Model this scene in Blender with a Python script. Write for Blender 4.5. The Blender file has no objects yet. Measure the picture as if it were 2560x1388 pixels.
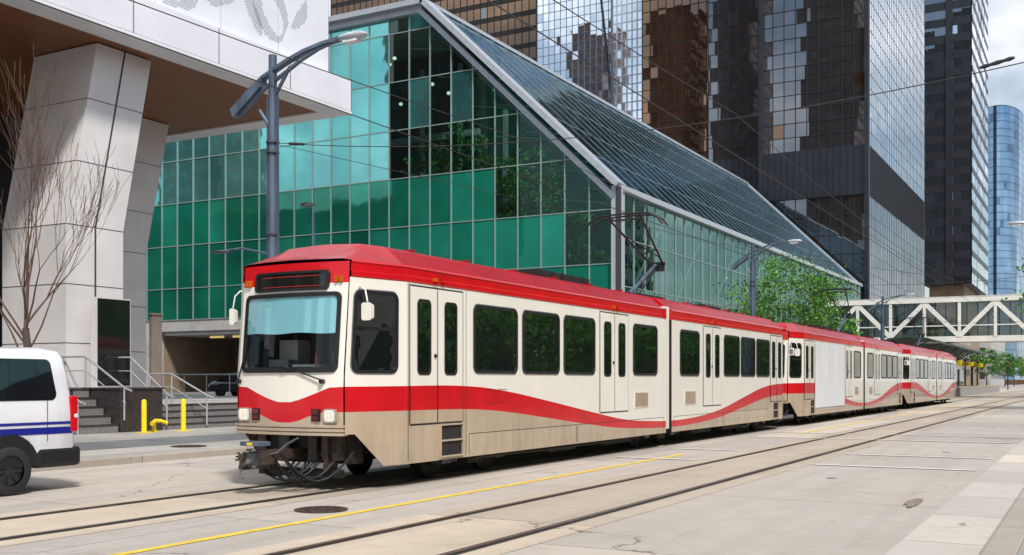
import bpy, math, random, bmesh
from mathutils import Vector, Matrix, noise as mnoise
random.seed(11)
D=bpy.data; S=bpy.context.scene; C=S.collection
R=random.random
def U(a,b): return random.uniform(a,b)

# ---------------------------------------------------------------- materials
def nn(nt,t,**k):
    n=nt.nodes.new(t)
    for a,b in k.items(): setattr(n,a,b)
    return n
def mth(nt,op,a,b=None,c=None):
    n=nt.nodes.new('ShaderNodeMath'); n.operation=op
    for i,x in enumerate((a,b,c)):
        if x is None: continue
        if isinstance(x,(int,float)): n.inputs[i].default_value=x
        else: nt.links.new(x,n.inputs[i])
    return n.outputs[0]
def mixc(nt,f,a,b,blend='MIX'):
    n=nt.nodes.new('ShaderNodeMix'); n.data_type='RGBA'; n.blend_type=blend
    for i,x in ((0,f),(6,a),(7,b)):
        if isinstance(x,(int,float)): n.inputs[i].default_value=x
        elif isinstance(x,tuple): n.inputs[i].default_value=(x[0],x[1],x[2],1)
        else: nt.links.new(x,n.inputs[i])
    return n.outputs[2]
def noise(nt,vec,scale,detail=4,rough=.55):
    n=nt.nodes.new('ShaderNodeTexNoise'); n.inputs['Scale'].default_value=scale
    n.inputs['Detail'].default_value=detail; n.inputs['Roughness'].default_value=rough
    nt.links.new(vec,n.inputs['Vector']); return n.outputs['Fac']
def ramp(nt,f,a,b):
    n=nt.nodes.new('ShaderNodeMapRange'); n.inputs[1].default_value=a; n.inputs[2].default_value=b
    nt.links.new(f,n.inputs[0]); return n.outputs[0]
def mapping(nt,vec,sc):
    n=nt.nodes.new('ShaderNodeMapping'); n.inputs['Scale'].default_value=sc
    nt.links.new(vec,n.inputs['Vector']); return n.outputs[0]
def base(name):
    m=D.materials.new(name); m.use_nodes=True; nt=m.node_tree
    p=nt.nodes['Principled BSDF']; tc=nt.nodes.new('ShaderNodeTexCoord')
    return m,nt,p,tc.outputs['Object']
def bumpn(nt,p,h,dist,strength=1):
    b=nt.nodes.new('ShaderNodeBump'); b.inputs['Distance'].default_value=dist; b.inputs['Strength'].default_value=strength
    nt.links.new(h,b.inputs['Height']); nt.links.new(b.outputs[0],p.inputs['Normal'])
def mat(name,col,rough=.5,metal=0,var=.12,scale=3,bump=0,bscale=30,coat=0,ior=1.5,emis=None,streak=None,dirt=0):
    m,nt,p,oc=base(name)
    f=noise(nt,mapping(nt,oc,streak) if streak else oc,scale,5,.6)
    f=ramp(nt,f,.3,.7)
    lo=tuple(c*(1-var) for c in col); hi=tuple(min(1,c*(1+var*.6)) for c in col)
    c=mixc(nt,f,lo,hi)
    if dirt:
        sp=nn(nt,'ShaderNodeSeparateXYZ'); nt.links.new(oc,sp.inputs[0])
        g=ramp(nt,sp.outputs[2],1.3,.35)
        g=mth(nt,'MULTIPLY',g,ramp(nt,noise(nt,mapping(nt,oc,(1,2.5,.5)),2.2,5,.65),.3,.75))
        c=mixc(nt,mth(nt,'MULTIPLY',g,dirt),c,(.12,.09,.065))
        st=ramp(nt,noise(nt,mapping(nt,oc,(4,4,.25)),2.0,4,.6),.55,.8)
        c=mixc(nt,mth(nt,'MULTIPLY',st,dirt*.35),c,(.30,.24,.18))
    nt.links.new(c,p.inputs['Base Color'])
    p.inputs['Roughness'].default_value=rough; p.inputs['Metallic'].default_value=metal
    p.inputs['IOR'].default_value=ior; p.inputs['Coat Weight'].default_value=coat
    p.inputs['Coat Roughness'].default_value=.05
    if bump: bumpn(nt,p,noise(nt,oc,bscale,3),bump)
    if emis:
        p.inputs['Emission Color'].default_value=(*emis[0],1); p.inputs['Emission Strength'].default_value=emis[1]
    return m
def mirror(name,col,rough=.03,wav=.03,wscale=.5,metal=.85,var=.2,ior=1.5):
    m,nt,p,oc=base(name)
    f=noise(nt,oc,.15,3); f=ramp(nt,f,.35,.65)
    nt.links.new(mixc(nt,f,tuple(c*(1-var) for c in col),tuple(min(1,c*(1+var)) for c in col)),p.inputs['Base Color'])
    p.inputs['Metallic'].default_value=metal; p.inputs['Roughness'].default_value=rough; p.inputs['IOR'].default_value=ior
    if wav: bumpn(nt,p,noise(nt,oc,wscale,2),wav)
    return m
def glass(name,tint,fac,gl=(1,1,1),body=None,bodyf=0,wav=.0,rough=.01,fres=.6):
    m=D.materials.new(name); m.use_nodes=True; nt=m.node_tree; nt.nodes.clear()
    out=nn(nt,'ShaderNodeOutputMaterial'); t=nn(nt,'ShaderNodeBsdfTransparent'); t.inputs[0].default_value=(*tint,1)
    g=nn(nt,'ShaderNodeBsdfGlossy'); g.inputs['Roughness'].default_value=rough; g.inputs['Color'].default_value=(*gl,1)
    lw=nn(nt,'ShaderNodeLayerWeight'); lw.inputs[0].default_value=.25
    f=mth(nt,'ADD',mth(nt,'MULTIPLY',lw.outputs['Fresnel'],fres),fac)
    f=mth(nt,'MINIMUM',f,1.0)
    src=t.outputs[0]
    if body:
        d=nn(nt,'ShaderNodeBsdfDiffuse'); d.inputs[0].default_value=(*body,1)
        x=nn(nt,'ShaderNodeMixShader'); x.inputs[0].default_value=bodyf
        nt.links.new(t.outputs[0],x.inputs[1]); nt.links.new(d.outputs[0],x.inputs[2]); src=x.outputs[0]
    x=nn(nt,'ShaderNodeMixShader'); nt.links.new(f,x.inputs[0]); nt.links.new(src,x.inputs[1]); nt.links.new(g.outputs[0],x.inputs[2])
    nt.links.new(x.outputs[0],out.inputs[0])
    if wav:
        tc=nn(nt,'ShaderNodeTexCoord'); b=nn(nt,'ShaderNodeBump'); b.inputs['Distance'].default_value=wav
        nt.links.new(noise(nt,tc.outputs['Object'],.5,2),b.inputs['Height']); nt.links.new(b.outputs[0],g.inputs['Normal'])
    return m
def concrete(name,col,sx,sy,ox=0,oy=0,jw=.012,stain=.3,crack=True,jd=.35,streak=.25):
    m,nt,p,oc=base(name)
    sep=nn(nt,'ShaderNodeSeparateXYZ'); nt.links.new(oc,sep.inputs[0])
    wob=mth(nt,'MULTIPLY',mth(nt,'SUBTRACT',noise(nt,oc,1.5,4),.5),.03)
    def joint(a,s,o):
        q=mth(nt,'FRACT',mth(nt,'DIVIDE',mth(nt,'ADD',mth(nt,'ADD',a,wob),o),s))
        d=mth(nt,'MINIMUM',q,mth(nt,'SUBTRACT',1.0,q))
        return mth(nt,'LESS_THAN',d,jw/s)
    j=mth(nt,'MAXIMUM',joint(sep.outputs[0],sx,ox+500*sx),joint(sep.outputs[1],sy,oy+500*sy))
    cell=nn(nt,'ShaderNodeCombineXYZ')
    nt.links.new(mth(nt,'FLOOR',mth(nt,'DIVIDE',mth(nt,'ADD',sep.outputs[0],ox+500*sx),sx)),cell.inputs[0])
    nt.links.new(mth(nt,'FLOOR',mth(nt,'DIVIDE',mth(nt,'ADD',sep.outputs[1],oy+500*sy),sy)),cell.inputs[1])
    wn=nn(nt,'ShaderNodeTexWhiteNoise'); nt.links.new(cell.outputs[0],wn.inputs['Vector'])
    c=mixc(nt,wn.outputs['Value'],(col[0]*.74,col[1]*.75,col[2]*.78),tuple(x*1.12 for x in (col[0]*1.02,col[1],col[2]*.96)))
    big=ramp(nt,noise(nt,oc,.35,6,.65),.35,.7)
    c=mixc(nt,mth(nt,'MULTIPLY',big,stain),c,(col[0]*.5,col[1]*.46,col[2]*.41))
    mid=ramp(nt,noise(nt,oc,2.2,6,.7),.45,.72)
    c=mixc(nt,mth(nt,'MULTIPLY',mid,.32),c,(col[0]*.55,col[1]*.5,col[2]*.44))
    st=ramp(nt,noise(nt,mapping(nt,oc,(1.6,.06,1)),1.2,5,.6),.45,.75)
    c=mixc(nt,mth(nt,'MULTIPLY',st,streak),c,(col[0]*.35,col[1]*.34,col[2]*.34))
    fine=ramp(nt,noise(nt,oc,45,3,.7),.2,.8)
    c=mixc(nt,mth(nt,'MULTIPLY',fine,.26),c,(col[0]*.45,col[1]*.43,col[2]*.4))
    spots=ramp(nt,noise(nt,oc,5,2,.5),.68,.74)
    c=mixc(nt,mth(nt,'MULTIPLY',spots,.3),c,(col[0]*.3,col[1]*.28,col[2]*.27))
    if crack:
        v=nn(nt,'ShaderNodeTexVoronoi'); v.feature='DISTANCE_TO_EDGE'; v.inputs['Scale'].default_value=.22
        ad=nn(nt,'ShaderNodeVectorMath'); ad.operation='ADD'
        n3=nn(nt,'ShaderNodeTexNoise'); n3.inputs['Scale'].default_value=1.3; n3.inputs['Detail'].default_value=6
        nt.links.new(oc,n3.inputs['Vector']); nt.links.new(oc,ad.inputs[0]); nt.links.new(n3.outputs['Color'],ad.inputs[1])
        nt.links.new(ad.outputs[0],v.inputs['Vector'])
        ck=mth(nt,'MULTIPLY',mth(nt,'LESS_THAN',v.outputs['Distance'],.003),mth(nt,'GREATER_THAN',noise(nt,oc,.3,2),.53))
        c=mixc(nt,mth(nt,'MULTIPLY',ck,.6),c,(.08,.07,.06))
    c=mixc(nt,mth(nt,'MULTIPLY',j,1-jd),c,(.09,.08,.07))
    nt.links.new(c,p.inputs['Base Color']); p.inputs['Roughness'].default_value=.8
    h=mth(nt,'SUBTRACT',mth(nt,'MULTIPLY',noise(nt,oc,60,3),.3),j)
    bumpn(nt,p,h,.006)
    return m

M={}
M['white']=mat('cream_paint',(.88,.85,.77),.25,var=.05,scale=1.2,coat=.4,streak=(1,1,.25),dirt=.2)
M['red']=mat('red_paint',(.62,.003,.010),.25,var=.14,scale=1.5,coat=.2,dirt=.12)
M['redroof']=mat('crimson_roof_paint',(.42,.003,.010),.3,var=.22,scale=1.2,coat=.15)
M['beige']=mat('beige_paint',(.52,.41,.30),.25,var=.13,scale=1.5,coat=.6,streak=(1,1,.3),dirt=.45)
M['black']=mat('black_rubber',(.012,.012,.014),.45)
M['under']=mat('underframe_grime',(.022,.019,.017),.8,var=.5,bump=.01)
M['dkglass']=mirror('tinted_train_glass',(.006,.010,.008),.01,.004,2,metal=0.0,ior=2.8)
M['steel']=mat('worn_steel',(.35,.36,.37),.35,.8,var=.25,scale=6)
M['railm']=mat('bright_handrail_steel',(.58,.59,.60),.35,.5,var=.1,scale=6)
M['dsteel']=mat('dark_worn_steel',(.10,.11,.12),.45,.5,var=.45,scale=8)
M['rail']=mat('rail_steel',(.20,.18,.165),.3,.9,var=.3,scale=4)
M['groove']=mat('rail_groove',(.035,.03,.027),.8,var=.4)
M['galv']=mat('galvanised_steel',(.12,.165,.23),.45,.4,var=.5,scale=2.5,streak=(1,1,.3))
M['dark']=mat('dark_interior',(.03,.03,.032),.8)
M['teal']=mat('pale_blue_sun_blind',(.30,.60,.68),.75,var=.06,scale=1.5)
M['amber']=mat('amber_lens',(.55,.12,.01),.2,coat=.5)
M['redlens']=mat('red_lens',(.11,.004,.006),.15,coat=.6)
M['lamp']=mat('headlight_lens',(.9,.87,.75),.1,coat=.5,emis=((1,.9,.65),.3))
M['chrome']=mat('bright_metal',(.7,.7,.7),.25,.8)
M['ledred']=mat('red_led_row',(.4,.02,.02),.4,emis=((1,.03,.02),.2))
M['signblk']=mat('sign_glass',(.008,.012,.010),.06,ior=1.7)
M['wpanel']=mat('white_aluminium_panel',(.79,.80,.84),.33,var=.08,scale=.5,metal=.05)
M['wcol']=mat('column_cladding',(.70,.68,.67),.36,var=.12,scale=.6,metal=.05)
M['seam']=mat('panel_joint',(.05,.05,.055),.7)
M['lgrey']=mat('light_grey_print',(.33,.36,.39),.5)
M['mull']=mat('aluminium_mullion',(.36,.46,.43),.4,.4)
M['rib']=mat('roof_glazing_bar',(.26,.33,.37),.35,.5,var=.1)
M['trim']=mat('silver_trim',(.52,.56,.61),.35,.3,var=.12)
M['gran']=mat('dark_granite',(.050,.042,.042),.3,var=.8,scale=28)
M['step']=mat('granite_step',(.20,.195,.19),.6,var=.35,scale=18)
M['yellow']=mat('yellow_paint',(.85,.64,.01),.4,var=.12)
M['bark']=mat('bark',(.09,.07,.055),.9,var=.4,scale=8,bump=.02)
M['twig']=mat('bare_twigs',(.13,.078,.058),.9,var=.3)
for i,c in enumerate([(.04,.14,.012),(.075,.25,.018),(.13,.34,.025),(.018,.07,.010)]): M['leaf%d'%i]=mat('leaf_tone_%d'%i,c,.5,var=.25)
M['vanw']=mat('van_white_paint',(.80,.83,.88),.2,var=.05,coat=.7,dirt=.3)
M['blue']=mat('blue_stripe',(.008,.018,.26),.3,coat=.4)
M['tyre']=mat('tyre_rubber',(.02,.02,.022),.75)
M['rim']=mat('dark_wheel_rim',(.05,.05,.055),.35,.6)
M['carblk']=mat('black_car_paint',(.012,.014,.02),.15,coat=1)
M['carsil']=mat('silver_car_paint',(.4,.42,.45),.2,.5,coat=1)
M['carglass']=mat('car_glass',(.01,.012,.015),.04,ior=1.8)
M['conc']=mat('pale_concrete',(.46,.44,.42),.8,var=.2,scale=1)
M['midgrey']=mat('grey_stone',(.24,.235,.23),.8,var=.2,scale=1)
M['tanwall']=mat('tan_lit_wall',(.30,.22,.15),.8,var=.3,scale=.4)
M['pillar']=mat('taupe_stone',(.24,.19,.155),.7,var=.2,scale=3)
M['bridge']=mat('white_bridge_paint',(.84,.82,.76),.5,var=.10,scale=.8)
M['brglass']=glass('bridge_glass',(.35,.42,.42),.10)
M['brick']=mat('brown_brick',(.16,.08,.055),.85,var=.3,scale=.3)
M['litwin']=mat('lit_window',(.5,.35,.12),.4,emis=((1,.75,.25),.55))
M['globe']=mat('pendant_light',(.9,.9,.85),.4,emis=((1,.95,.85),1.0))
M['wire']=mat('overhead_wire',(.03,.03,.032),.6)
M['plat']=mat('platform_concrete',(.34,.33,.31),.8)
M['canopy']=mat('dark_green_canopy',(.03,.06,.05),.5)
M['ypaint']=mat('worn_yellow_marking',(.80,.56,.05),.75,var=.3,scale=7)
M['wmark']=mat('faded_white_marking',(.68,.64,.58),.8,var=.25,scale=5)
M['iron']=mat('cast_iron',(.10,.075,.06),.6,.5,var=.5,scale=20,bump=.01)
M['patch']=mat('broken_asphalt',(.30,.235,.18),.9,var=.5,scale=12,bump=.03)
M['cap']=mat('utility_cap',(.20,.25,.30),.6,var=.3,scale=9)

m,nt,p,oc=base('wood_soffit')
sp=nn(nt,'ShaderNodeSeparateXYZ'); nt.links.new(oc,sp.inputs[0])
q=mth(nt,'FRACT',mth(nt,'DIVIDE',mth(nt,'ADD',sp.outputs[0],500),.3)); jj=mth(nt,'LESS_THAN',q,.09)
f=noise(nt,mapping(nt,oc,(6,.4,1)),2,5)
c=mixc(nt,f,(.12,.042,.015),(.30,.115,.04)); c=mixc(nt,mth(nt,'MULTIPLY',jj,.8),c,(.03,.012,.006))
nt.links.new(c,p.inputs['Base Color']); p.inputs['Roughness'].default_value=.45; M['wood']=m

M['road']=concrete('road_concrete',(.58,.53,.475),3.6,5.2,1.7,.9)
M['track']=concrete('track_slab_concrete',(.60,.515,.41),30,6.5,0,2.1,stain=.35,streak=.4)
M['walk']=concrete('pavement_concrete',(.48,.46,.43),1.6,1.6,0,.3,jw=.008,streak=.05)
M['walkd']=concrete('dark_paving',(.19,.195,.205),.8,.8,0,0,jw=.006,streak=.05,crack=False)
M['kerb']=concrete('kerb_concrete',(.50,.45,.39),50,3,0,0,streak=.1)
M['gutter']=concrete('gutter_concrete',(.66,.61,.55),40,2.4,0,.5,streak=.05,stain=.15)
M['ground']=mat('ground_asphalt',(.16,.155,.15),.9,var=.3,scale=.2)

M['em0']=mirror('emerald_pane_a',(.012,.30,.19),.035,.006,.4,metal=.6,var=.35,ior=1.9)
M['em1']=mirror('emerald_pane_b',(.010,.25,.165),.035,.006,.4,metal=.6,var=.35,ior=1.9)
M['em2']=mirror('emerald_pane_c',(.025,.40,.27),.035,.006,.4,metal=.6,var=.3,ior=1.9)
M['em3']=mirror('emerald_pane_dark',(.01,.09,.065),.04,.006,.5,metal=.4)
M['sk0']=mirror('teal_sky_reflection_pane',(.21,.60,.58),.02,.012,.3,metal=.85,var=.22)  # lighter teal puts the sky's reflection into the pane colour
M['sk1']=mirror('teal_sky_reflection_pane_deep',(.16,.53,.51),.02,.012,.3,metal=.85,var=.22)  # deeper tone of the same painted sky reflection
M['tr0']=glass('clear_green_glass',(.60,.90,.80),.10,(.7,.95,.9),fres=.5)
M['tr1']=glass('smoky_green_glass',(.44,.74,.64),.14,(.6,.9,.85),fres=.5)
M['roofg']=glass('atrium_roof_glass',(.40,.58,.60),.16,(.66,.84,.93),body=(.02,.055,.07),bodyf=.30,wav=.015,fres=.75)
M['sideg']=glass('atrium_side_glass',(.45,.80,.70),.20,(.60,.92,.85),wav=.01)
M['wind']=glass('windscreen_glass',(.88,.95,.95),.03,fres=.35)

# ---------------------------------------------------------------- mesh builder
class MB:
    def __init__(s): s.v=[];s.f=[];s.m=[];s.sm=[];s.mats=[]
    def mi(s,m):
        m=M[m] if isinstance(m,str) else m
        if m not in s.mats: s.mats.append(m)
        return s.mats.index(m)
    def poly(s,pts,m,sm=False):
        b=len(s.v); s.v+= [tuple(p) for p in pts]; s.f.append(tuple(range(b,b+len(pts)))); s.m.append(s.mi(m)); s.sm.append(sm)
    def hexa(s,p,m):
        b=len(s.v); s.v+=[tuple(q) for q in p]; k=s.mi(m)
        for f in ((0,3,2,1),(4,5,6,7),(0,1,5,4),(1,2,6,5),(2,3,7,6),(3,0,4,7)):
            s.f.append(tuple(b+i for i in f)); s.m.append(k); s.sm.append(False)
    def box(s,x0,x1,y0,y1,z0,z1,m):
        s.hexa([(x0,y0,z0),(x1,y0,z0),(x1,y1,z0),(x0,y1,z0),(x0,y0,z1),(x1,y0,z1),(x1,y1,z1),(x0,y1,z1)],m)
    def beam(s,p,q,w,h,m,up=(0,0,1)):
        p=Vector(p);q=Vector(q);d=(q-p).normalized();u=Vector(up)
        a=d.cross(u)
        if a.length<1e-4: a=Vector((1,0,0))
        a=a.normalized()*w/2; b=a.cross(d).normalized()*h/2
        s.hexa([p-a-b,p+a-b,p+a+b,p-a+b,q-a-b,q+a-b,q+a+b,q-a+b],m)
    def tube(s,pts,r,m,n=8,cap=True):
        pts=[Vector(p) for p in pts]; k=s.mi(m); rr=r if isinstance(r,(list,tuple)) else [r]*len(pts)
        b=len(s.v); prev=None
        for i,p in enumerate(pts):
            d=(pts[min(i+1,len(pts)-1)]-pts[max(i-1,0)])
            if d.length<1e-9: d=Vector((0,0,1))
            d.normalize()
            if prev is None:
                a=d.orthogonal().normalized()
            else:
                a=prev-d*prev.dot(d)
                a=a.normalized() if a.length>1e-6 else d.orthogonal().normalized()
            prev=a; c=d.cross(a)
            for j in range(n):
                t=2*math.pi*j/n; s.v.append(tuple(p+(a*math.cos(t)+c*math.sin(t))*rr[i]))
        for i in range(len(pts)-1):
            for j in range(n):
                s.f.append((b+i*n+j,b+i*n+(j+1)%n,b+(i+1)*n+(j+1)%n,b+(i+1)*n+j)); s.m.append(k); s.sm.append(n>5)
        if cap:
            for i in (0,len(pts)-1):
                s.poly([s.v[b+i*n+j] for j in range(n)],m)
    def cyl(s,p,q,r,m,n=20,r2=None): s.tube([p,q],[r,r if r2 is None else r2],m,n)
    def loft(s,rings,m,sm=True,caps=True,closed=True):
        b=len(s.v); n=len(rings[0]); k=s.mi(m)
        for r in rings: s.v+=[tuple(p) for p in r]
        for i in range(len(rings)-1):
            for j in range(n if closed else n-1):
                s.f.append((b+i*n+j,b+i*n+(j+1)%n,b+(i+1)*n+(j+1)%n,b+(i+1)*n+j)); s.m.append(k); s.sm.append(sm)
        if caps:
            s.poly(rings[0],m); s.poly(rings[-1],m)
LOC={}
def emit(mb,name,parent=None,loc=None,world=True,norm=True,bevel=0,label=None):
    me=D.meshes.new(name)
    o3=Vector(loc) if loc else (LOC[parent.name] if parent else Vector((0,0,0)))
    vs=[(v[0]-o3.x,v[1]-o3.y,v[2]-o3.z) for v in mb.v] if world else mb.v
    me.from_pydata(vs,[],mb.f)
    for m in mb.mats: me.materials.append(m)
    me.polygons.foreach_set('material_index',mb.m); me.polygons.foreach_set('use_smooth',mb.sm)
    if norm or bevel:
        bm=bmesh.new(); bm.from_mesh(me)
        if bevel: bmesh.ops.remove_doubles(bm,verts=bm.verts,dist=1e-5)
        bmesh.ops.recalc_face_normals(bm,faces=bm.faces); bm.to_mesh(me); bm.free()
    me.update()
    o=D.objects.new(name,me); C.objects.link(o)
    if parent:
        o.parent=parent; LOC[o.name]=LOC[parent.name]
    else:
        o.location=o3 if world else (0,0,0); LOC[o.name]=o3
    if bevel:
        b=o.modifiers.new('bevel','BEVEL'); b.width=bevel; b.segments=2; b.limit_method='ANGLE'; b.angle_limit=.6
    if label: o['label']=label
    return o
def thing(name,label,cat,loc=(0,0,0),group=None):
    e=D.objects.new(name,None); C.objects.link(e); e.location=loc; e.empty_display_size=.3
    e['label']=label; e['category']=cat
    if group: e['group']=group
    LOC[e.name]=Vector(loc); return e
def meta(o,label,cat,group=None):
    o['label']=label; o['category']=cat
    if group: o['group']=group
    return o
def struct(o): o['kind']='structure'; return o
def copy_thing(o,loc,rotz=0,label=None,scale=None):
    def rec(x,par):
        n=x.copy(); C.objects.link(n)
        if par: n.parent=par; n.matrix_parent_inverse=x.matrix_parent_inverse.copy()
        for ch in list(x.children): rec(ch,n)
        return n
    n=rec(o,None); n.location=loc; n.rotation_euler[2]=rotz
    if scale: n.scale=(scale,)*3
    if label: n['label']=label
    return n
def rrect(w0,w1,z0,z1,r,n=5):
    pts=[]
    for cx,cz,a0 in ((w1-r,z1-r,0),(w0+r,z1-r,90),(w0+r,z0+r,180),(w1-r,z0+r,270)):
        for i in range(n+1):
            a=math.radians(a0+90*i/n); pts.append((cx+r*math.cos(a),cz+r*math.sin(a)))
    return pts

# ---------------------------------------------------------------- setting: ground
def sheet(name,x0,x1,y0,y1,z,m,kind='structure'):
    mb=MB(); mb.poly([(x0,y0,z),(x1,y0,z),(x1,y1,z),(x0,y1,z)],m); o=emit(mb,name,norm=False); o['kind']=kind; return o
sheet('ground',-3000,3000,-600,4000,-.06,'ground')
sheet('road',-16.85,-.9,-60,1400,0,'road')
CT=-10.65; CT2=-6.08
for i,c in enumerate((CT,CT2)):
    mb=MB(); mb.poly([(c-1.15,-60,.004),(c+1.15,-60,.004),(c+1.15,1400,.004),(c-1.15,1400,.004)],'track')
    struct(emit(mb,'track_bed',norm=False))
    for sx in (-.72,.72):
        t=thing('rail','worn steel tram rail set flush in the concrete street','rail',(c+sx,0,0),'rails of the two tracks')
        mb=MB(); mb.poly([(c+sx-.085,-60,.008),(c+sx+.085,-60,.008),(c+sx+.085,1400,.008),(c+sx-.085,1400,.008)],'groove'); emit(mb,'rail_groove',t,norm=False)
        mb=MB(); mb.box(c+sx-.035,c+sx+.035,-60,1400,.0085,.02,'rail'); emit(mb,'rail_head',t)
mb=MB(); mb.box(-26.5,-17.1,-60,700,-.04,.15,'walk'); struct(emit(mb,'pavement'))
mb=MB(); mb.box(-17.1,-16.8,-60,700,-.04,.153,'kerb'); struct(emit(mb,'kerb',bevel=.03))
sheet('paving_strip',-21.5,-19.0,10,60,.154,'walkd')
sheet('gutter',-1.75,-.9,-60,700,.006,'gutter')
mb=MB(); mb.box(-.9,-.6,-60,700,-.04,.14,'kerb'); struct(emit(mb,'kerb',bevel=.03))
mb=MB(); mb.box(-.6,9,-60,700,-.04,.137,'walk'); struct(emit(mb,'pavement'))
def ragged(mb,x0,x1,y0,y1,z,m,seed,gap=.12,step=.45):
    random.seed(seed); y=y0
    a0,b0=x0,x1
    while y<y1:
        ny_=min(y1,y+step*U(.6,1.4)); a1,b1=x0+U(-.012,.012),x1+U(-.012,.012)
        if R()>gap: mb.poly([(a0,y,z),(b0,y,z),(b1,ny_,z),(a1,ny_,z)],m)
        a0,b0,y=a1,b1,ny_
mb=MB(); ragged(mb,-8.16,-8.03,-5,22.6,.006,'ypaint',5,.03); ragged(mb,-8.16,-8.03,33,300,.006,'ypaint',6,.1,2)
struct(emit(mb,'yellow_line',norm=False))
mb=MB()
for y in (20.9,24.2):
    for a,b in ((-9.0,-7.3),(-4.9,-1.9)):
        mb.poly([(a,y,.012),(b,y,.012),(b,y+.2,.012),(a,y+.2,.012)],'wmark')
for y in (30.5,33.5): mb.poly([(-9,y,.0135),(-1.9,y,.0135),(-1.9,y+.22,.0135),(-9,y+.22,.0135)],'wmark')
struct(emit(mb,'crossing_markings',norm=False))
def disc(name,x,y,z,r,label):
    t=thing(name,label,'manhole cover',(x,y,z))
    mb=MB(); mb.cyl((x,y,z),(x,y,z+.010),r,'iron',32); emit(mb,'rim',t)
    mb=MB(); mb.cyl((x,y,z+.006),(x,y,z+.014),r*.9,'iron',32)
    for i in range(-4,5):
        for j in range(-4,5):
            if (i*i+j*j)<17: mb.box(x+i*r*.19-.02,x+i*r*.19+.02,y+j*r*.19-.02,y+j*r*.19+.02,z+.01,z+.02,'iron')
    emit(mb,'cover_plate',t)
disc('manhole_cover',-8.64,10.6,.006,.34,'rusty round manhole cover beside the yellow line')
disc('manhole_cover',-18.1,17.5,.155,.4,'round iron manhole cover in the pavement')
def blob(name,x,y,z,rx,ry,m,seed):
    random.seed(seed); mb=MB(); mb.poly([(x+rx*math.cos(a*.35)*U(.5,1),y+ry*math.sin(a*.35)*U(.5,1),z) for a in range(18)],m); return struct(emit(mb,name,norm=False))
blob('road_patch',-2.15,15.1,.012,.13,.75,'patch',3)
for x,y in ((-3.9,18.2),(-3.0,26.0)):
    mb=MB(); mb.cyl((x,y,.002),(x,y,.013),.08,'cap',16); meta(emit(mb,'utility_cap'),'small round grey utility cap set in the road','utility cap','utility caps in the road')

# ---------------------------------------------------------------- train
w_nose,w_full,TAP,LEN=1.02,1.325,1.34,25.0
def wid(y):
    e=min(y,LEN-y); e=max(0,min(1,e/TAP)); return w_nose+(w_full-w_nose)*e
def lean(z): return max(0,z-1.7)*.09
def SP(y,z,off=0,s=1):
    e=min(y,LEN-y); k=max(0,1-e/1.3); yy=y+(lean(z)*k if y<LEN/2 else -lean(z)*k)
    return (s*(wid(y)+off),yy,z)
TT=[(0,1.56),(3,1.58),(4.2,1.5),(5.5,1.34),(6.65,1.19),(8.6,.93),(10.1,.74),(12.9,.635),(15.1,.69),(16.9,.82),(18.8,1.10),(21,1.42),(22.5,1.54),(25,1.56)]
TB=[(0,1.19),(3,1.18),(4.2,1.12),(5.5,.99),(6.65,.87),(8.6,.67),(10.1,.56),(12.9,.48),(15.1,.52),(16.9,.61),(18.8,.82),(21,1.06),(22.5,1.16),(25,1.19)]
def lin(T,y):
    if y<=T[0][0]: return T[0][1]
    for (a,p),(b,q) in zip(T,T[1:]):
        if y<=b: return p+(q-p)*(y-a)/(b-a)
    return T[-1][1]
def smo(T,y): return sum(lin(T,y+d*.22) for d in range(-4,5))/9
def botz(y):
    e=min(y,LEN-y)
    if e<.3: return .86
    if e<.85: return .86-(e-.3)/.55*.5
    return .36
def side(mb,y0,y1,zlo,zhi,off,s,step=.3):
    n=max(1,math.ceil((y1-y0)/step)); ys=[y0+(y1-y0)*i/n for i in range(n+1)]
    for a in (.3,.85,LEN-.3,LEN-.85,TAP,LEN-TAP):
        if y0<a<y1: ys.append(a)
    ys=sorted(set(round(q,4) for q in ys))
    for a,b in zip(ys,ys[1:]):
        def lev(y):
            lo=botz(y) if zlo is None else zlo
            l=[lo,smo(TB,y),smo(TT,y),max(1.7,lo),zhi]; return [min(max(q,lo),zhi) for q in l]
        la,lb=lev(a),lev(b)
        for i,m in enumerate(('beige','red','white','white')):
            if la[i+1]-la[i]<1e-4 and lb[i+1]-lb[i]<1e-4: continue
            mb.poly([SP(a,la[i],off,s),SP(b,lb[i],off,s),SP(b,lb[i+1],off,s),SP(a,la[i+1],off,s)],m)
def fy(x,z,off=0): return .12*(x/w_nose)**2+lean(z)-off
def front(mb):
    xs=[-1.02,-.98,-.9,-.8,-.7,-.55,-.4,-.25,-.12,0,.12,.25,.4,.55,.7,.8,.9,.98,1.02]
    def top(x):
        a=abs(x); return lin([(0,1.33),(.15,1.33),(.45,1.42),(.8,1.55),(1.02,1.56)],a)
    def bot(x):
        a=abs(x); return lin([(0,1.02),(.2,1.03),(.5,1.14),(.7,1.19),(1.02,1.19)],a)
    for a,b in zip(xs,xs[1:]):
        def L(x): return [.86,bot(x),top(x),1.80,2.95,3.10,3.42]
        la,lb=L(a),L(b)
        for i,m in enumerate(('beige','red','white','white','white','red')):
            if i==3 and abs(a)<=.9 and abs(b)<=.9: continue
            mb.poly([(a,fy(a,la[i]),la[i]),(b,fy(b,lb[i]),lb[i]),(b,fy(b,lb[i+1]),lb[i+1]),(a,fy(a,la[i+1]),la[i+1])],m)
def mirrorend(mb0):
    mb=MB(); mb.v=[(v[0],LEN-v[1],v[2]) for v in mb0.v]; mb.f=[tuple(reversed(f)) for f in mb0.f]; mb.m=list(mb0.m); mb.sm=list(mb0.sm); mb.mats=list(mb0.mats); return mb
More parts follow.
